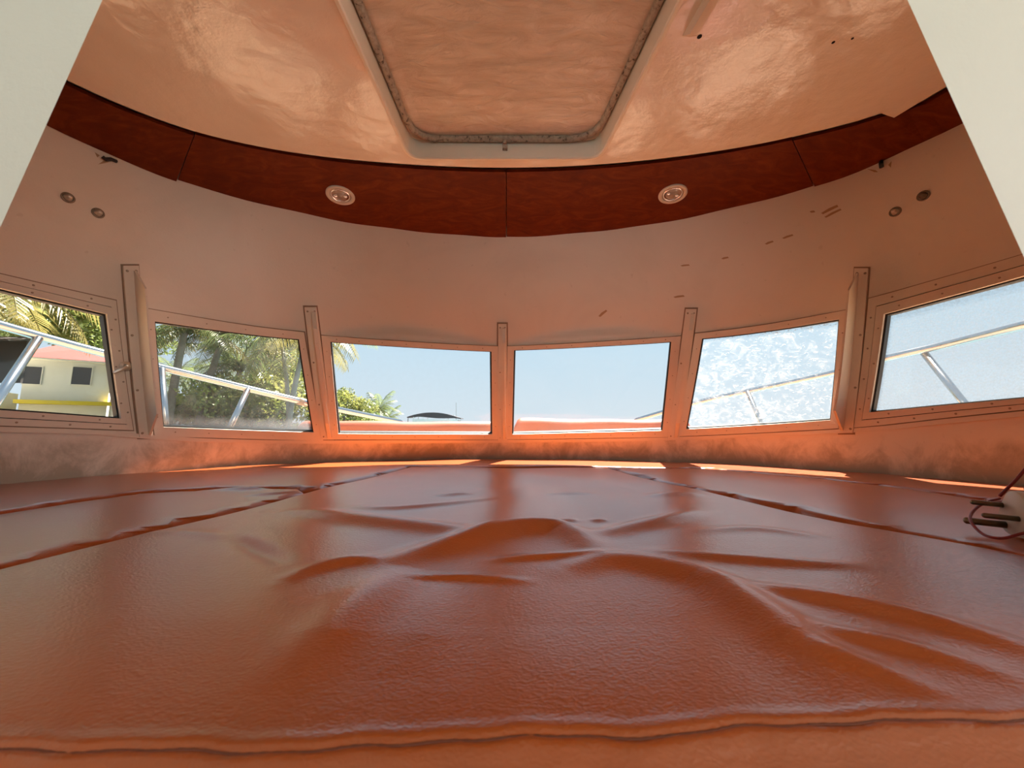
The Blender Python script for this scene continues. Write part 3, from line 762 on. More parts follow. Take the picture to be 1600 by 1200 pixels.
def seam_y(x): return np.interp(x, SEAM[:, 0], SEAM[:, 1]) + 0.0007 * np.sin(x * 95) + 0.0004 * np.sin(x * 230 + 1)
rows = [0.100]
while rows[-1] < YEND: rows.append(rows[-1] + 0.0011 + 0.0038 * max(0, rows[-1] - 0.16))
rows = np.array(rows); rows = rows[0] + (rows - rows[0]) * (YEND - rows[0]) / (rows[-1] - rows[0])
ncol = 420
s_ = np.linspace(0, 1, ncol); s_ = 0.5 * (1 - np.cos(np.pi * s_)) * 0.25 + s_ * 0.75
Yg, Sg = np.meshgrid(rows, s_, indexing='ij')
xl = side_x(LS, np.maximum(rows, 0.222)); xr = side_x(RS, np.maximum(rows, 0.222)); Xg = xl[:, None] + (xr - xl)[:, None] * Sg; k = np.clip((rows - 0.222) / 0.006, 0, 1)
xl = (XL0 + 0.012) * (1 - k) + xl * k; xr = (XR0 - 0.012) * (1 - k) + xr * k
Xg = np.clip(Xg, xl[:, None], xr[:, None]) + (Sg - 0.5) * 1e-4      # notched round the door jambs
Zg = fold_h(Xg, Yg) * np.clip((Yg - 0.155) / 0.06, 0, 1) + lowf(Xg, Yg) * np.clip((Yg - 0.15) / 0.08, 0, 1)
r_e = 0.010
for dd in (Xg - xl[:, None], xr[:, None] - Xg, YEND - Yg):
    q = np.clip(dd / r_e, 0, 1); Zg -= r_e * (1 - np.sqrt(np.clip(1 - (1 - q) ** 2, 0, 1)))
ds = Yg - seam_y(Xg)
Zg += 0.0006 * np.exp(-((np.abs(ds) - 0.0040) / 0.0034) ** 2) - 0.0012 * np.exp(-(ds / 0.0011) ** 2)
pk = np.sin(Xg * 210 + 2 * np.sin(Xg * 37)) * 0.5 + np.sin(Xg * 83 + 1) * 0.5
Zg += 0.00025 * pk * np.exp(-(ds / 0.008) ** 2)
Zg -= np.clip(-ds, 0, 1) * 0.55 + np.clip(-ds - 0.012, 0, 1) ** 2 * 18
nr = len(rows)
V = np.stack([Xg, Yg, Zg], -1).reshape(-1, 3)
idx = np.arange(nr * ncol).reshape(nr, ncol)
F = np.stack([idx[:-1, :-1], idx[:-1, 1:], idx[1:, 1:], idx[1:, :-1]], -1).reshape(-1, 4)
rim = list(idx[0, :]) + list(idx[1:, -1]) + list(idx[-1, -2::-1]) + list(idx[-2:0:-1, 0])
base = len(V); V = np.vstack([V, np.c_[V[rim][:, :2], np.full(len(rim), -0.083)]])
F = [tuple(f) for f in F] + [(rim[(i + 1) % len(rim)], rim[i], base + i, base + (i + 1) % len(rim)) for i in range(len(rim))] + [tuple(base + i for i in range(len(rim) - 1, -1, -1))]
cc = mesh('berth_cushion', V, F, M['leather'], smooth=True)
tag(cc, 'large wrinkled tan leatherette berth cushion in the middle foreground with stitched front seam', 'cushion', 'berth cushions')
mb = MB(); xs = np.linspace(-0.30, 0.28, 260)
mb.tube([(x, float(seam_y(x)), -0.0010 + 0.0001 * math.sin(x * 1500)) for x in xs], 0.00048, 6)
mb.build('stitching', M['thread'], cc)

def pad(name, poly, label, z0=0.0, r_=0.009, und=0.0012, folds=(), step=0.022, group='berth cushions'):
    poly = np.asarray(poly, float)
    area = 0.5 * np.sum(poly[:, 0] * np.roll(poly[:, 1], -1) - np.roll(poly[:, 0], -1) * poly[:, 1])
    if area < 0: poly = poly[::-1]
    dense = []
    for i in range(len(poly)):
        a, b = poly[i], poly[(i + 1) % len(poly)]; n = max(1, int(np.linalg.norm(b - a) / 0.03))
        dense += [a + (b - a) * t / n for t in range(n)]
    poly = np.array(dense)
    def dist(Q):
        best = np.full(len(Q), 1e9)
        for i in range(len(poly)):
            a = poly[i]; d = poly[(i + 1) % len(poly)] - a; s = np.clip(((Q - a) @ d) / (d @ d), 0, 1)
            best = np.minimum(best, np.linalg.norm(Q - a - s[:, None] * d, axis=1))
        return best
    lo, hi = poly.min(0), poly.max(0)
    P = np.stack(np.meshgrid(np.arange(lo[0], hi[0], step), np.arange(lo[1], hi[1], step)), -1).reshape(-1, 2)
    extra = []
    for d in (0.0008, 0.003, 0.006, r_): extra.append(offset_loop(poly, d))
    for f in folds:
        for o_ in np.linspace(-2, 2, 9): extra.append(np.array([p + np.array([0, o_ * f[2]]) for p in np.array(catmull([np.append(q, 0) for q in f[0]], 8))[:, :2]]))
    E_ = np.vstack(extra); P = P[inside(poly, P)]; P = P[dist(P) > r_ * 1.3]; E_ = E_[inside(poly, E_)]; E_ = E_[dist(E_) > 0.0005]
    vv, ff = cdt(np.vstack([P, E_]), [poly], None); cen = np.array([vv[list(f)].mean(0) for f in ff]); ok = inside(poly, cen)
    ff = [tuple(f) for f, k in zip(ff, ok) if k]
    q = np.clip(dist(vv) / r_, 0, 1); z = z0 - r_ * (1 - np.sqrt(np.clip(1 - (1 - q) ** 2, 0, 1)))
    z += und * np.sin(13 * vv[:, 0] + 5 * vv[:, 1]) * np.sin(11 * vv[:, 1] + 1) * q
    sv = FOLDS[:]
    FOLDS[:] = list(folds)
    if folds: z += fold_h(vv[:, 0].copy(), vv[:, 1].copy()) * q
    FOLDS[:] = sv
    V = list(np.c_[vv, z])
    # rim
    from collections import Counter
    cnt = Counter(); orient = {}
    for f in ff:
        for i in range(len(f)):
            a, b = f[i], f[(i + 1) % len(f)]; cnt[frozenset((a, b))] += 1; orient[frozenset((a, b))] = (a, b)
    low = {}
    for e_, c in cnt.items():
        if c == 1:
            a, b = orient[e_]
            for v in (a, b):
                if v not in low: low[v] = len(V); V.append((vv[v][0], vv[v][1], -0.083))
            ff.append((b, a, low[a], low[b]))
    return tag(mesh(name, V, ff, M['leather'], smooth=True), label, 'cushion', group)

gap = 0.0022
wl = [W(u_, 0.0)[:2] for u_ in np.linspace(-6.78, 6.78, 90)]
wl = [np.array(c_) + (p - c_) * 0.988 for p in wl]
L_in = pl((0, 803), (100, 788), (215, 772), (350, 764), (470, 763))
R_in = pl((1600, 790), (1545, 784), (1420, 765), (1300, 750), (1120, 735))
xl22 = side_x(LS, 0.225); xr22 = side_x(RS, 0.225)
dl = np.array([-gap, 0]); dr = np.array([gap, 0])
# port inner cushion
lp = [np.array([xl22 - gap, 0.225])] + [np.array([side_x(LS, y) - gap, y]) for y in np.linspace(0.28, g0(480, 770)[1], 8)] + [L_in[-1] + (-0.002, 0.0)] + list(L_in[-2::-1])
d_ = (L_in[0] - L_in[2]); d_ /= np.linalg.norm(d_); lp += [L_in[0] + d_ * t for t in (0.1, 0.2)] + [np.array([L_in[0][0] + d_[0] * 0.26, 0.225])]
fo_l = [(pl((330, 766), (400, 764), (470, 759), (495, 760)), 0.006, 0.012), (pl((380, 775), (440, 771), (478, 767)), 0.004, 0.010)]
pad('berth_cushion', lp, 'tan leatherette berth cushion left of the centre one, narrowing to a creased tip', 0.0005, folds=fo_l)
# starboard inner cushion
rp_ = [np.array([xr22 + gap, 0.225])] + [np.array([side_x(RS, y) + gap * 1.6, y]) for y in np.linspace(0.28, YEND, 14)] + [g0(1110, 733)] + list(R_in[::-1][1:])
d2 = (R_in[0] - R_in[2]); d2 /= np.linalg.norm(d2); rp_ += [R_in[0] + d2 * t for t in (0.1, 0.2)] + [np.array([R_in[0][0] + d2[0] * 0.3, 0.225])]
pad('berth_cushion', rp_, 'smooth tan leatherette berth cushion right of the centre one, under the plug', 0.002)
# surround following the hull
inner_l = [np.array([lp[-1][0] - gap, 0.225])] + [p + (-gap, 0.002) for p in lp[-2:-4:-1]] + [p + np.array([-gap, gap]) for p in L_in]
inner_l += [np.array([side_x(LS, y) - gap, y]) for y in np.linspace(g0(490, 767)[1], YEND - 0.02, 6)] + [np.array([LS[-1, 0], YEND + gap])]
inner_r = [np.array([rp_[-1][0] + gap, 0.225])] + [p + (gap, 0.002) for p in rp_[-2:-4:-1]] + [p + np.array([gap, gap]) for p in R_in]
inner_r += [g0(1110, 733) + (0, 0.004), np.array([RS[-1, 0], YEND + 0.006])]
wl_ = [p for p in wl if p[1] > 0.225]
wl_ = [np.array([wl_[0][0], 0.225])] + wl_ + [np.array([wl_[-1][0], 0.225])]
pad('berth_cushion', wl_ + inner_r + inner_l[::-1], 'tan leatherette bolster cushion running round the berth along the wall under the windows', 0.003, und=0.0015,
    folds=[(pl((300, 742), (380, 736), (440, 732)), 0.004, 0.02)])

# ------------------------------------------------------------------ power plug and its leads on the starboard cushion
pc = onz(1588, 842, 0.004); z0 = 0.004
ax = Vector((-0.90, 0.42, 0.06)).normalized(); sd = Vector((0, 0, 1)).cross(ax).normalized(); upv = ax.cross(sd).normalized()
def on_depth(x, y, Y): return Vector(ony(x, y, Y))
body_c = on_depth(1583, 806, pc[1] + 0.012)
pr = thing('power_plug', 'white three pin electrical plug with dark pins lying on the right cushion', 'plug', (body_c.x, body_c.y, z0))
outl = []
for k in range(36):
    q = 2 * math.pi * k / 36; r_ = 0.0225 * (1 + 0.10 * math.cos(3 * (q - math.pi / 2)))
    outl.append((math.cos(q) * r_, math.sin(q) * r_))
mb = MB(); V = []; F = []
prof = [(0.90, 0.0), (0.985, -0.0012), (1.0, -0.004), (0.98, -0.016), (0.86, -0.026), (0.55, -0.032), (0.32, -0.040)]
for s, h in prof:
    for a, b in outl: V.append(body_c + sd * a * s + upv * b * s + ax * h)
for i in range(len(prof) - 1):
    for j in range(36): F.append((i * 36 + j, i * 36 + (j + 1) % 36, (i + 1) * 36 + (j + 1) % 36, (i + 1) * 36 + j))
F.append(tuple(range(35, -1, -1))); F.append(tuple((len(prof) - 1) * 36 + j for j in range(36)))
mb.add(V, F); b_ = adopt(mb.build('body', M['white_plastic']), pr); smooth_by_angle(b_, 35)
for (x, y), L, r_ in (((1566, 789), 0.023, 0.0026), ((1592, 811), 0.025, 0.0026), ((1571, 820), 0.030, 0.0034)):
    rd = Vector(ray(x, y)); ey = Vector((0, 0, EYE)); f = ey + rd * ((body_c - ey).dot(ax) / rd.dot(ax)); mb = MB()
    mb.lathe([(r_, -0.002), (r_, L - 0.0015), (r_ * 0.7, L), (0.0002, L + 0.0003)], f, ax, 14); adopt(mb.build('pin', M['brass'], smooth=True), pr)
def wire(pts, dep, name, mat, r_, root):
    P = catmull([np.array(on_depth(x, y, d)) for (x, y), d in zip(pts, dep)], 8); mb = MB(); mb.tube(P, r_, 8); return adopt(mb.build(name, mat, smooth=True), root)
y0 = body_c.y
wire([(1640, 826), (1600, 833), (1565, 841), (1535, 834), (1516, 812), (1524, 795), (1545, 783), (1562, 779)], [y0 - .03, y0 - .035, y0 - .035, y0 - .02, y0 + .00, y0 + .02, y0 + .03, y0 + .04], 'cord', M['red_wire'], 0.0013, pr)
wire([(1562, 775), (1572, 765), (1590, 747), (1625, 705)], [y0 + .045, y0 + .04, y0 + .03, y0 + .02], 'cord', M['red_wire'], 0.0015, pr)
bk = on_depth(1612, 762, y0 + 0.06); t = thing('cable_connector', 'small black connector beside the red wire behind the plug', 'connector', bk)
mb = MB(); mb.lathe([(0.007, 0), (0.0085, 0.003), (0.0085, 0.012), (0.006, 0.016), (0.006, 0.045)], bk, (1, 0.1, 0.0), 6)
mb.tube([bk + Vector((-0.006, 0, -0.002)), bk + Vector((0.002, 0, -0.002))], 0.003, 6)
o_ = adopt(mb.build('housing', M['rubber']), t)
mb = MB(); mb.tube([bk + Vector((0.045, 0.004, 0)), bk + Vector((0.08, 0.0, -0.012)), bk + Vector((0.13, -0.02, -bk.z + 0.006))], 0.003, 8)
adopt(mb.build('lead', M['rubber'], smooth=True), t)

# ------------------------------------------------------------------ outside: foredeck, sunpad, bow rails
ZD = 0.02
dk = [(-1.95, -1.0), (-2.02, 0.8), (-1.95, 1.9), (-1.6, 3.0), (-1.0, 4.2), (-0.35, 5.2), (0.0, 5.5), (0.35, 5.2), (1.0, 4.2), (1.6, 3.0), (1.95, 1.9), (2.02, 0.8), (1.95, -1.0)]
dk = [p[:2] for p in catmull([np.array([x, y, 0]) for x, y in dk], 4)]
cabin = [W(u_, 0.0)[:2] for u_ in np.linspace(-6.95, 6.95, 60)]; cabin = [np.array([-1.17, -0.97])] + [np.array(c_) + (p - c_) * 1.012 for p in cabin] + [np.array([1.13, -0.97])]
V_, F_ = surface_with_holes(np.array(dk), [np.array(cabin)], np.arange(-2, 2, .2), np.arange(-1, 5.4, .2), lambda q: np.c_[q, np.full(len(q), ZD)])
if np.cross(V_[F_[0][1]] - V_[F_[0][0]], V_[F_[0][2]] - V_[F_[0][0]])[2] < 0: F_ = [f[::-1] for f in F_]
fd = struct(mesh('foredeck', V_, F_, M['deck'])); so = fd.modifiers.new('thickness', 'SOLIDIFY'); so.thickness = 0.03; so.offset = -1
V, F = [], []; m_ = len(dk)
for z, k in ((ZD + 0.03, 1.0), (ZD - 0.3, 0.985), (-1.0, 0.93), (-1.8, 0.8)): V += [(x * k, y * k + (1 - k) * 1.0, z) for x, y in dk]
for k in range(3):
    for i in range(m_): F.append((k * m_ + i, (k + 1) * m_ + i, (k + 1) * m_ + (i + 1) % m_, k * m_ + (i + 1) % m_))
struct(mesh('hull', V, F, M['roof'], smooth=True))

def rounded_pad(name, x0, x1, y0, y1, z0, z1, r_, mat, wob):
    nx, ns = 60, 0; prof = []
    for k in range(7): a = math.pi / 2 * k / 6; prof.append((y0 + r_ - r_ * math.cos(a), z1 - r_ + r_ * math.sin(a)))
    for k in range(1, 10): prof.append((y0 + r_ + (y1 - y0 - 2 * r_) * k / 10, z1))
    for k in range(7): a = math.pi / 2 * (1 - k / 6); prof.append((y1 - r_ + r_ * math.cos(a), z1 - r_ + r_ * math.sin(a)))
    prof = [(y0 + 0.004, z0)] + prof + [(y1 - 0.004, z0)]; V = []; F = []; n = len(prof)
    for i in range(nx + 1):
        x = x0 + (x1 - x0) * i / nx; e_ = min(i, nx - i); sq = 1 - 0.25 * max(0, 1 - e_ / 2) ** 2
        for y, z in prof:
            zz = z0 + (z - z0) * sq + (wob * (math.sin(x * 7 + 1) + 0.6 * math.sin(x * 17)) if z > z0 + 0.04 else 0); V.append((x, y + 0.006 * math.sin(x * 9) * (z - z0) / (z1 - z0), zz))
    for i in range(nx):
        for j in range(n - 1): F.append((i * n + j, (i + 1) * n + j, (i + 1) * n + j + 1, i * n + j + 1))
    F.append(tuple(range(n))); F.append(tuple(nx * n + j for j in range(n - 1, -1, -1)))
    for i in range(nx): F.append(((i) * n, i * n + n - 1, (i + 1) * n + n - 1, (i + 1) * n))
    return mesh(name, V, F, mat, smooth=False)
sp_ = rounded_pad('sunpad', -1.02, -0.012, 1.82, 2.60, ZD + 0.001, 0.160, 0.03, M['deck_leather'], 0.0025); smooth_by_angle(sp_, 50)
tag(sp_, 'orange sunpad on the foredeck outside the window left of the middle post', 'sunpad', 'sunpads on the foredeck')
sp_ = rounded_pad('sunpad', 0.012, 0.86, 1.84, 2.62, ZD + 0.001, 0.172, 0.03, M['deck_leather'], 0.0035); smooth_by_angle(sp_, 50)
tag(sp_, 'orange sunpad on the foredeck outside the window right of the middle post', 'sunpad', 'sunpads on the foredeck')

def at_depth(x, y, Y): return np.array(ony(x, y, Y))
def rail(label, pts, posts, collar):
    P = catmull([at_depth(x, y, d) for x, y, d in pts], 8)
    end = P[-1]; P += [end + np.array([0.0, 0.10, -0.02]), np.array([end[0] * 0.98, end[1] + 0.2, ZD])]
    st = P[0]; P = [np.array([st[0], st[1] - 1.3, st[2] + 0.02]), np.array([st[0], st[1] - 0.6, st[2] + 0.02])] + P
    root = thing('bow_rail', label, 'railing', (P[5][0], P[5][1], ZD), 'steel rails along the foredeck')
    mb = MB(); mb.tube(P, 0.018, 14); adopt(mb.build('top_rail', M['steel'], smooth=True), root)
    for (x, y, d), (x2, y2, d2) in posts:
        a = at_depth(x, y, d); b = at_depth(x2, y2, d2); t = (ZD - a[2]) / (b[2] - a[2]); b = a + (b - a) * t
        mb = MB(); mb.tube([a, b], 0.015, 12); adopt(mb.build('stanchion', M['steel'], smooth=True), root)
        mb = MB(); mb.lathe([(0.035, 0), (0.035, 0.006), (0.02, 0.014), (0.016, 0.03)], b, (0, 0, 1), 16); adopt(mb.build('base_flange', M['steel'], smooth=True), root)
    for x, y, d in collar:
        c = at_depth(x, y, d); mb = MB(); mb.tube([c + (-0.01, -0.03, 0.004), c + (0.01, 0.03, -0.004)], 0.0225, 14); adopt(mb.build('collar', M['washer'], smooth=True), root)
rail('polished steel bow rail seen through the three windows on the left', [(-120, 470, 1.25), (0, 508, 1.45), (165, 553, 1.75), (300, 586, 1.98), (475, 628, 2.32), (545, 643, 2.62), (625, 659, 3.0)],
     [((60, 528, 1.55), (4, 612, 1.43)), ((252, 575, 1.88), (258, 660, 1.86)), ((388, 607, 2.13), (362, 662, 2.05))], [(473, 628, 2.32)])
rail('polished steel bow rail seen through the three windows on the right', [(1720, 478, 1.25), (1600, 508, 1.45), (1480, 538, 1.75), (1375, 562, 2.0), (1305, 582, 2.3), (1170, 611, 2.7), (1085, 630, 3.0), (995, 656, 3.3)],
     [((1441, 548, 1.85), (1500, 622, 1.72)), ((1168, 612, 2.7), (1188, 658, 2.6))], [])

# ------------------------------------------------------------------ shore: water, bank, house, shed, boat
def water_mat():
    m, n, b = new_mat('sea_water'); b.inputs['Base Color'].default_value = (0.10, 0.17, 0.18, 1); b.inputs['Roughness'].default_value = 0.12
    a = noise(n, 1.2, 4, 0.6, coords(n, (1, 2, 1))); bump(n, b, a.outputs['Fac'], 0.5, 0.2); return m
def ground_mat():
    m, n, b = new_mat('grassy_bank'); a = noise(n, 2.0, 6, 0.6, coords(n))
    n.links.new(ramp(n, a.outputs['Fac'], [(0.35, (0.07, 0.055, 0.035)), (0.6, (0.05, 0.06, 0.03))]), b.inputs['Base Color']); b.inputs['Roughness'].default_value = 0.9; return m
ZW = -1.6
mb = MB(); mb.box((-400, -60, ZW - 0.5), (400, 900, ZW)); struct(mb.build('water', water_mat()))
bank = [(-80, -10), (-7, -10), (-7, 9), (-9, 16), (-9, 30), (-12, 60), (-80, 70)]
m_ = len(bank); struct(mesh('ground', [(x, y, ZW - 0.3) for x, y in bank] + [(x - (0.4 if i in (1, 2, 3, 4, 5) else 0), y, -0.9) for i, (x, y) in enumerate(bank)],
     [tuple(range(m_ - 1, -1, -1)), tuple(range(m_, 2 * m_))] + [(i, (i + 1) % m_, (i + 1) % m_ + m_, i + m_) for i in range(m_)], ground_mat()))
ZG = -0.9
M['house_wall'] = paint('house_plaster', (0.70, 0.655, 0.62), 0.8, dirt=(0.6, 0.56, 0.48), amt=0.3)
M['house_cream'] = paint('cream_plaster', (0.80, 0.74, 0.50), 0.8, dirt=(0.6, 0.56, 0.4), amt=0.3)
M['roof_tile'] = plain('red_roof_tile', (0.20, 0.022, 0.014), 0.8)
M['yellow'] = plain('yellow_ledge', (0.62, 0.46, 0.02), 0.6)
M['dark_win'] = plain('dark_window', (0.035, 0.03, 0.035), 0.35)
M['post'] = plain('dark_timber', (0.05, 0.04, 0.035), 0.7)
def hp(x, y, d): return Vector(ony(x, y, d))
H = thing('house', 'white two storey house with red roof and yellow ledge behind the left rail', 'house', hp(100, 630, 17))
pa, pb = hp(30, 628, 16.0), hp(168, 629, 17.4); fx = (pb - pa); fx.z = 0; LW = fx.length; fx.normalize(); bk_ = Vector((-fx.y, fx.x, 0))
def hpt(s, d, z): return Vector((pa.x, pa.y, 0)) + fx * s + bk_ * d + Vector((0, 0, z))
def hbox(s0, s1, d0, d1, z0, z1):
    m_ = MB(); m_.hexa([hpt(s0, d0, z0), hpt(s1, d0, z0), hpt(s1, d1, z0), hpt(s0, d1, z0), hpt(s0, d0, z1), hpt(s1, d0, z1), hpt(s1, d1, z1), hpt(s0, d1, z1)]); return m_
ze = hp(100, 563, 16.7).z; zl = hp(100, 629, 16.7).z
adopt(hbox(0, LW, 0, 5, ZG, ze).build('wall', M['house_wall']), H)
adopt(hbox(LW - 0.02, LW + 0.45, 0.5, 4, ZG, ze - 0.1).build('stair_wall', M['house_wall']), H)
mb = MB(); mb.hexa([hpt(-.3, -.45, ze - .02), hpt(LW + .5, -.45, ze - .02), hpt(LW + .5, 5.4, ze - .02), hpt(-.3, 5.4, ze - .02), hpt(0.6, 2.0, ze + 1.15), hpt(LW - 1.2, 2.0, ze + 0.95), hpt(LW - 1.2, 3.2, ze + 0.95), hpt(0.6, 3.2, ze + 1.15)])
adopt(mb.build('roof', M['roof_tile']), H)
adopt(hbox(-0.28, LW + .48, -.43, 0, ze - .08, ze - .021).build('eave', M['house_wall']), H)
adopt(hbox(-0.05, LW + .35, -.35, 0.0, zl - .10, zl + .06).build('ledge', M['yellow']), H)
for (x0, x1, y0, y1) in ((37, 65, 573, 600), (113, 143, 574, 601)):
    qs = [hp(x, 587, 16.6) for x in (x0, x1)]; s0, s1 = [((q.x / q.y) * 1.0) for q in qs]
    def s_at(r): # along-wall position of a bearing
        return (r * pa.y - pa.x) / (fx.x - r * fx.y)
    S0, S1 = s_at(ray(x0, 587)[0] / ray(x0, 587)[1]), s_at(ray(x1, 587)[0] / ray(x1, 587)[1]); ym = pa.y + fx.y * (S0 + S1) / 2
    Z1, Z0 = hp((x0 + x1) / 2, y0, ym).z, hp((x0 + x1) / 2, y1, ym).z
    m_ = MB(); fr = 0.025
    for b in ((S0 - fr, S1 + fr, Z0 - fr, Z0), (S0 - fr, S1 + fr, Z1, Z1 + fr), (S0 - fr, S0, Z0, Z1), (S1, S1 + fr, Z0, Z1)):
        q = hbox(b[0], b[1], -0.05, 0.02, b[2], b[3]); m_.add(q.V, q.F)
    wf = adopt(m_.build('window_frame', M['house_wall']), H)
    pn = hbox(S0, S1, -0.012, 0.01, Z0, Z1).build('pane', M['dark_win']); pn.parent = wf; pn.matrix_parent_inverse = wf.matrix_parent_inverse @ Matrix()
    pn.matrix_parent_inverse = (Matrix.Translation(H.location) @ wf.matrix_parent_inverse @ Matrix()).inverted() if False else Matrix()
adopt(hbox(-6, -0.6, -2.6, 1.5, ZG, hp(15, 601, 13.6).z).build('annex_wall', M['house_cream']), H)
adopt(hbox(-6.1, -0.5, -2.75, -2.5, hp(15, 636, 13.4).z, hp(15, 630, 13.4).z + .03).build('annex_ledge', M['yellow']), H)
sh = thing('boat_shed', 'dark open shed with corrugated roof at the left edge beside the house', 'shed', hp(-40, 600, 12))
mb = MB(); zc0 = hp(0, 527, 11.5).z; n = 40; xa, xb = hp(-200, 530, 11.5).x, hp(47, 540, 11.5).x
V = []; F = []
for i in range(n + 1):
    x = xa + (xb - xa) * i / n; zc = zc0 - (x - xa) / (xb - xa) * 0.22 + (0.03 if i % 2 else 0)
    V += [(x, 11.0, zc), (x, 11.9, zc + .25), (x, 11.9, zc + .22), (x, 11.0, zc - .03)]
for i in range(n):
    k = 4 * i; F += [(k + j, k + (j + 1) % 4, k + 4 + (j + 1) % 4, k + 4 + j) for j in range(4)]
F += [(0, 3, 2, 1), (4 * n, 4 * n + 1, 4 * n + 2, 4 * n + 3)]
adopt(mesh('roof', V, F, M['post']), sh)
for x, y in ((xb - .9, 11.1), (xa + .3, 11.1), (xb - 1.5, 11.8), ((xa + xb) / 2, 11.1)):
    mb = MB(); mb.box((x - .06, y - .06, ZG), (x + .06, y + .06, zc0 - .2)); adopt(mb.build('post', M['post']), sh)
mb = MB(); mb.box((xa, 11.82, hp(0, 598, 11.8).z), (hp(30, 600, 11.8).x, 11.88, zc0 + .1)); adopt(mb.build('back_panel', M['post']), sh)

# distant motor cruiser
D = 40.0; bt = thing('motor_cruiser', 'white motor cruiser with a dark bimini far ahead on the water', 'boat', hp(680, 660, D))
bl, br = hp(640, 655, D).x, hp(722, 655, D).x; zb = lambda y: hp(680, y, D).z
M['canvas'] = plain('dark_canvas', (0.05, 0.042, 0.05), 0.8); M['boat_white'] = plain('white_gelcoat', (0.85, 0.84, 0.82), 0.3)
V = []; F = []; n = 16
for i in range(n + 1):
    t = i / n; x = bl + (br - bl) * t; h = (1 - (2 * t - 0.92) ** 2 * 0.95); z = zb(653.0) + (zb(644.6) - zb(653.0)) * max(0, h)
    th_ = 0.2 + 0.75 * math.sin(math.pi * min(1, t * 1.05)) ** 1.3 * (0.4 + 0.7 * t)
    V += [(x, D - 1.0, z - th_ * 0.8), (x, D - 1.0, z - .04), (x, D + 1.2, z), (x, D + 1.2, z - th_ * .4)]
for i in range(n):
    k = 4 * i; F += [(k + j, k + (j + 1) % 4, k + 4 + (j + 1) % 4, k + 4 + j) for j in range(4)]
F += [(0, 3, 2, 1), (4 * n, 4 * n + 1, 4 * n + 2, 4 * n + 3)]
adopt(mesh('bimini', V, F, M['canvas']), bt)
for px in (641, 649, 664, 697, 710, 717):
    for yy in (D - 0.95, D + 1.1):
        mb = MB(); mb.tube([(hp(px, 650, D).x, yy, zb(665)), (hp(px + 1, 650, D).x, yy, zb(652 if px in (641, 717) else 648))], 0.03, 6); adopt(mb.build('pole', M['boat_white'] if px not in (641,) else M['canvas']), bt)
mb = MB(); mb.tube([(hp(713, 640, D).x, D, zb(655)), (hp(712.5, 640, D).x, D, zb(629))], 0.02, 5); adopt(mb.build('antenna', M['steel']), bt)
mb = MB(); x0, x1 = hp(646, 650, D).x, hp(724, 650, D).x
mb.hexa([(x0, D - 1.2, zb(672)), (x1 + .6, D - 1.2, zb(672)), (x1 + .6, D + 1.2, zb(672)), (x0, D + 1.2, zb(672)), (x0 + .2, D - 1.0, zb(655.5)), (x1 - .5, D - 1.0, zb(656.5)), (x1 - .5, D + 1.0, zb(656.5)), (x0 + .2, D + 1.0, zb(655.5))])
adopt(mb.build('flybridge', M['boat_white']), bt)
mb = MB(); hx0, hx1 = x0 - 1.5, x1 + 2.5
mb.hexa([(hx0 + .3, D - 1.0, ZW - .3), (hx1 - 1.5, D - .6, ZW - .3), (hx1 - 1.5, D + .6, ZW - .3), (hx0 + .3, D + 1.0, ZW - .3), (hx0, D - 1.5, zb(672) + .02), (hx1, D - .3, zb(672) + .1), (hx1, D + .3, zb(672) + .1), (hx0, D + 1.5, zb(672) + .02)])
adopt(mb.build('hull', M['boat_white']), bt)

# ------------------------------------------------------------------ vegetation
def leaf_mat(name, c0_, c1_, trans=0.6):
    m = bpy.data.materials.new(name); m.use_nodes = True; n = m.node_tree; n.nodes.clear(); out = n.nodes.new('ShaderNodeOutputMaterial')
    a = noise(n, 1.7, 4, 0.6, coords(n)); c = ramp(n, a.outputs['Fac'], [(0.35, c0_), (0.65, c1_)])
    d = n.nodes.new('ShaderNodeBsdfDiffuse'); t = n.nodes.new('ShaderNodeBsdfTranslucent'); g = n.nodes.new('ShaderNodeBsdfGlossy'); g.inputs['Roughness'].default_value = 0.4; g.inputs[0].default_value = (0.9, 0.9, 0.85, 1)
    n.links.new(c, d.inputs[0]); n.links.new(c, t.inputs[0])
    m1 = n.nodes.new('ShaderNodeMixShader'); m1.inputs[0].default_value = trans; n.links.new(d.outputs[0], m1.inputs[1]); n.links.new(t.outputs[0], m1.inputs[2])
    m2 = n.nodes.new('ShaderNodeMixShader'); m2.inputs[0].default_value = 0.03; n.links.new(m1.outputs[0], m2.inputs[1]); n.links.new(g.outputs[0], m2.inputs[2])
    n.links.new(m2.outputs[0], out.inputs[0]); return m
M['palm_green'] = leaf_mat('palm_green', (0.075, 0.10, 0.035), (0.17, 0.20, 0.065))
M['palm_yellow'] = leaf_mat('palm_yellow', (0.15, 0.125, 0.035), (0.23, 0.19, 0.06))
M['leaf_green'] = leaf_mat('leaf_green', (0.11, 0.165, 0.04), (0.28, 0.32, 0.09))
M['leaf_light'] = leaf_mat('leaf_light', (0.13, 0.155, 0.03), (0.25, 0.24, 0.065))
M['bark'] = paint('palm_bark', (0.20, 0.175, 0.15), 0.9, dirt=(0.11, 0.09, 0.07), amt=0.8)
rnd = random.Random(7)
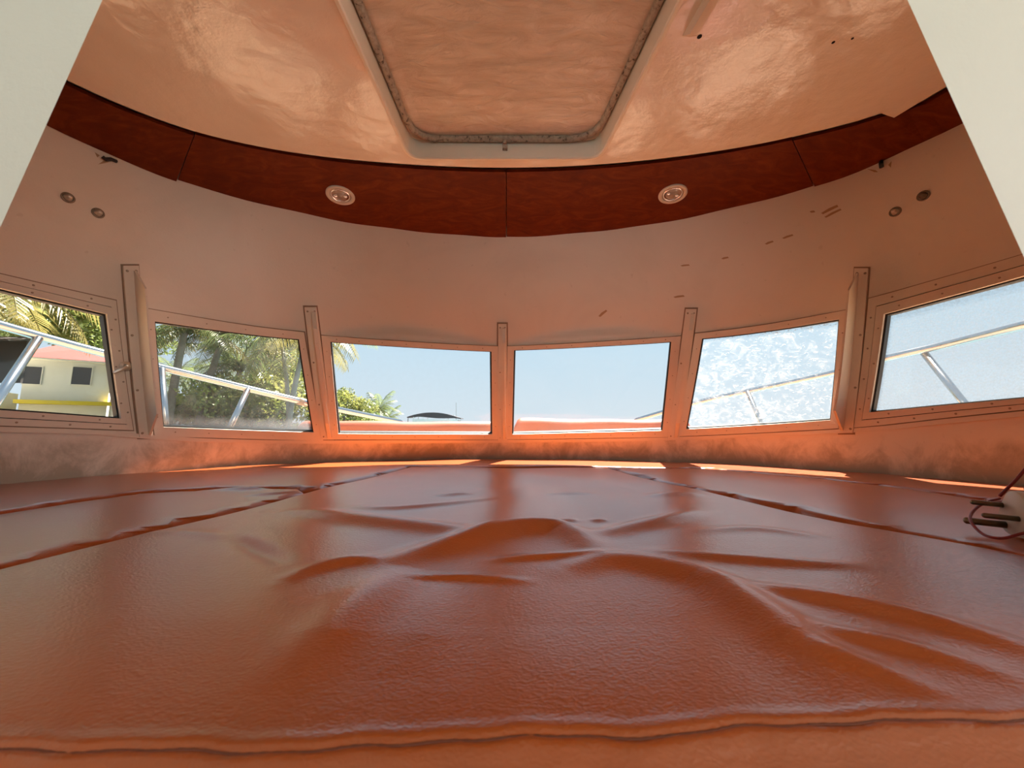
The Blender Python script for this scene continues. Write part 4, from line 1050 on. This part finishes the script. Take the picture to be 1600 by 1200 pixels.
def frond_mesh(name, L, droop, mat, seed):
    r_ = random.Random(seed); V = []; F = []; n = 34
    def pt(t): return Vector((L * (t - 0.16 * droop * t * t), 0, L * (0.34 * t - droop * 0.75 * t * t)))
    mb = MB(); mb.tube([pt(i / 10) for i in range(11)], [0.035 * (1 - 0.85 * i / 10) for i in range(11)], 5)
    for i in range(2, n + 1):
        t = i / n; p = pt(t); tg = (pt(min(1, t + .02)) - pt(t - .02)).normalized(); ll = L * 0.30 * (math.sin(math.pi * (0.12 + 0.80 * t)) ** 0.7) * r_.uniform(.85, 1.1)
        for s in (-1, 1):
            out = (Vector((0, s, 0)) * 0.85 + tg * 0.55 + Vector((0, 0, -0.32 + r_.uniform(-.15, .15)))).normalized()
            tip = p + out * ll + Vector((0, 0, -0.30 * ll)); mid = p + out * ll * 0.55; wv = tg * (0.022 * L / 2.2)
            k = len(mb.V); mb.V += [tuple(p - wv * .6), tuple(p + wv * .6), tuple(mid + wv), tuple(mid - wv), tuple(tip)]
            mb.F += [(k, k + 1, k + 2, k + 3), (k + 3, k + 2, k + 4)]
    me = bpy.data.meshes.new(name); me.from_pydata(mb.V, [], mb.F); me.update(); me.materials.append(mat); return me
FR = [frond_mesh('frond', 2.4, d, M[m], i) for i, (d, m) in enumerate(((0.55, 'palm_green'), (0.75, 'palm_green'), (0.95, 'palm_green'), (0.9, 'palm_yellow'), (0.65, 'palm_yellow')))]
def palm(x, y, d, label, size=1.0, n=17, lean=(0, 0), yellow=0.3, tr=0.13):
    c = hp(x, y, d); root = thing('palm_tree', label, 'palm', (c.x - lean[0], c.y - lean[1], ZG), 'coconut palms on the bank')
    b = Vector((c.x - lean[0], c.y - lean[1], ZG)); pts = [b + (c - b) * (i / 8) + Vector((lean[0], lean[1], 0)) * (-0.25 * math.sin(math.pi * i / 8)) for i in range(9)]
    mb = MB(); mb.tube(pts, [tr * (1.35 - 0.5 * i / 8) for i in range(9)], 10); adopt(mb.build('trunk', M['bark'], smooth=True), root)
    for k in range(n):
        yel = rnd.random() < yellow * (k / n + 0.3); me = FR[rnd.choice((3, 4))] if yel else FR[min(2, int(k / n * 3))]
        o = bpy.data.objects.new('frond', me); C.objects.link(o)
        az = k * 2.39996 + rnd.uniform(-.25, .25); el = R(55) - R(85) * k / n + rnd.uniform(-.12, .12); s = size * rnd.uniform(.85, 1.12)
        mw = Matrix.Translation(c) @ Matrix.Rotation(az, 4, 'Z') @ Matrix.Rotation(-el, 4, 'Y') @ Matrix.Scale(s, 4)
        o.parent = root; o.matrix_parent_inverse = Matrix.Translation(root.location).inverted(); o.matrix_basis = mw
    for k in range(5):
        mb = MB(); a = k * 1.26; q = c + Vector((math.cos(a) * .17, math.sin(a) * .17, -.16)); mb.lathe([(0.01, -.11), (.07, -.08), (.10, 0), (.07, .08), (.01, .11)], q, (0, 0, 1), 8); adopt(mb.build('coconut', M['palm_green'], smooth=True), root)
palm(290, 512, 15, 'tall straight coconut palm at the left of the second window, trunk crossing the rail', 1.0, 18, (0.3, 0))
palm(374, 572, 19, 'slim coconut palm with dark thin trunk in the middle of the second window', 1.15, 18, (-0.2, 0))
palm(352, 520, 17, 'coconut palm with high crown between the straight and the slim palm', 1.1, 18, (0.5, 0.4), 0.4)
palm(440, 535, 16, 'yellowing coconut palm with drooping crown at the right of the second window', 1.1, 19, (-0.6, 0), 0.6, 0.08)
palm(482, 516, 13, 'coconut palm whose frond hangs into the third window at its top left', 0.95, 17, (0.5, 0), 0.5, 0.08)
palm(593, 641, 42, 'small distant palm beyond the bush near the third window bottom', 1.1, 15, (0, 0), 0.0, 0.1)
palm(605, 655, 46, 'tiny low palm at the right end of the far shore greenery', 0.9, 12, (0, 0), 0.0, 0.1)
palm(274, 592, 30, 'low far palm just above the rail at the second window left edge', 1.1, 13, (0, 0), 0.1)
palm(-35, 428, 10.5, 'big yellow coconut palm crown hanging in from the left over the house roof', 1.4, 19, (0.6, 0.2), 0.9)
palm(-30, 480, 12.8, 'dark coconut palm at the upper left corner of the first window', 0.9, 16, (0.8, 0.0), 0.2)

def crown_mesh(name, seed, n, r0, leaf, mat):
    r_ = random.Random(seed); V = []; F = []
    cl = [Vector((r_.gauss(0, .45), r_.gauss(0, .45), r_.gauss(0, .32))) for _ in range(16)]
    for i in range(n):
        c = r_.choice(cl); d = Vector((r_.gauss(0, 1), r_.gauss(0, 1), r_.gauss(0, 1))).normalized()
        p = c + d * 0.42 * r_.random() ** 0.4; nn_ = Vector((r_.gauss(0, 1), r_.gauss(0, 1), r_.gauss(.6, 1))).normalized(); a = nn_.orthogonal().normalized(); q = r_.uniform(0, 6.28)
        a = (a * math.cos(q) + nn_.cross(a) * math.sin(q)); b = nn_.cross(a); s = leaf * r_.uniform(.6, 1.3)
        k = len(V); V += [tuple((p - a * s) * r0), tuple((p + b * s * .45) * r0), tuple((p + a * s) * r0), tuple((p - b * s * .45) * r0)]; F.append((k, k + 1, k + 2, k + 3))
    me = bpy.data.meshes.new(name); me.from_pydata(V, [], F); me.update(); me.materials.append(mat); return me
CR = [crown_mesh('foliage', 11, 5200, 1.0, .060, M['leaf_green']), crown_mesh('foliage', 12, 5200, 1.0, .060, M['leaf_light']), crown_mesh('foliage', 13, 5200, 1.0, .05, M['leaf_green'])]
def tree(x, y, d, s, kind, label, name='leafy_tree', cat='tree', zs=1.0):
    c = hp(x, y, d); root = thing(name, label, cat, (c.x, c.y, ZG), 'shore bushes and trees')
    mb = MB(); mb.tube([(c.x, c.y, ZG), (c.x + .05, c.y, (ZG + c.z) / 2), (c.x, c.y, c.z + .3 * s)], [.06 * s + .03, .05 * s + .02, .02], 7); adopt(mb.build('trunk', M['bark'], smooth=True), root)
    for k in range(3):
        a = k * 2.1 + x; mb = MB(); mb.tube([(c.x, c.y, c.z - .5 * s), (c.x + math.cos(a) * .6 * s, c.y + math.sin(a) * .6 * s, c.z + .2 * s)], [.03 * s, .01], 5); adopt(mb.build('branch', M['bark']), root)
    o = bpy.data.objects.new('foliage', CR[kind]); C.objects.link(o); o.parent = root; o.matrix_parent_inverse = Matrix.Translation(root.location).inverted()
    o.matrix_basis = Matrix.Translation(c) @ Matrix.Rotation(x * .37, 4, 'Z') @ Matrix.Diagonal((s, s, s * zs, 1))
tree(60, 490, 21, 3.2, 0, 'broad leafy tree filling the sky above the house roof', zs=.8)
tree(150, 520, 24, 2.6, 0, 'dark leafy tree right of the yellow palm, behind the house end', zs=.9)
tree(-60, 500, 19, 2.6, 0, 'dark leafy tree behind the shed at the far left')
tree(320, 640, 17, 1.7, 0, 'dense green bush low behind the rail in the second window, left part', 'bush', 'bush')
tree(385, 636, 18, 1.9, 2, 'dense green bush in the middle of the second window', 'bush', 'bush')
tree(450, 628, 19, 2.2, 1, 'dry yellow green bush at the right of the second window', 'bush', 'bush')
tree(265, 640, 21, 1.4, 1, 'small light green bush at the left edge of the second window', 'bush', 'bush')
tree(452, 575, 23, 1.8, 2, 'tall green tree behind the yellowing palm', zs=1.3)
tree(425, 618, 25, 1.9, 0, 'dark green tree behind the slim palm', zs=1.0)
tree(538, 634, 24, 1.5, 1, 'bright yellow green tree in the lower left of the third window')
tree(564, 643, 27, 1.15, 1, 'bright rounded tree right of the other one in the third window')
tree(555, 662, 26, 1.9, 0, 'low green bush under the bright trees in the third window', 'bush', 'bush', .6)
tree(610, 668, 34, 1.2, 2, 'far low bush at the right end of the shore, third window', 'bush', 'bush', .5)
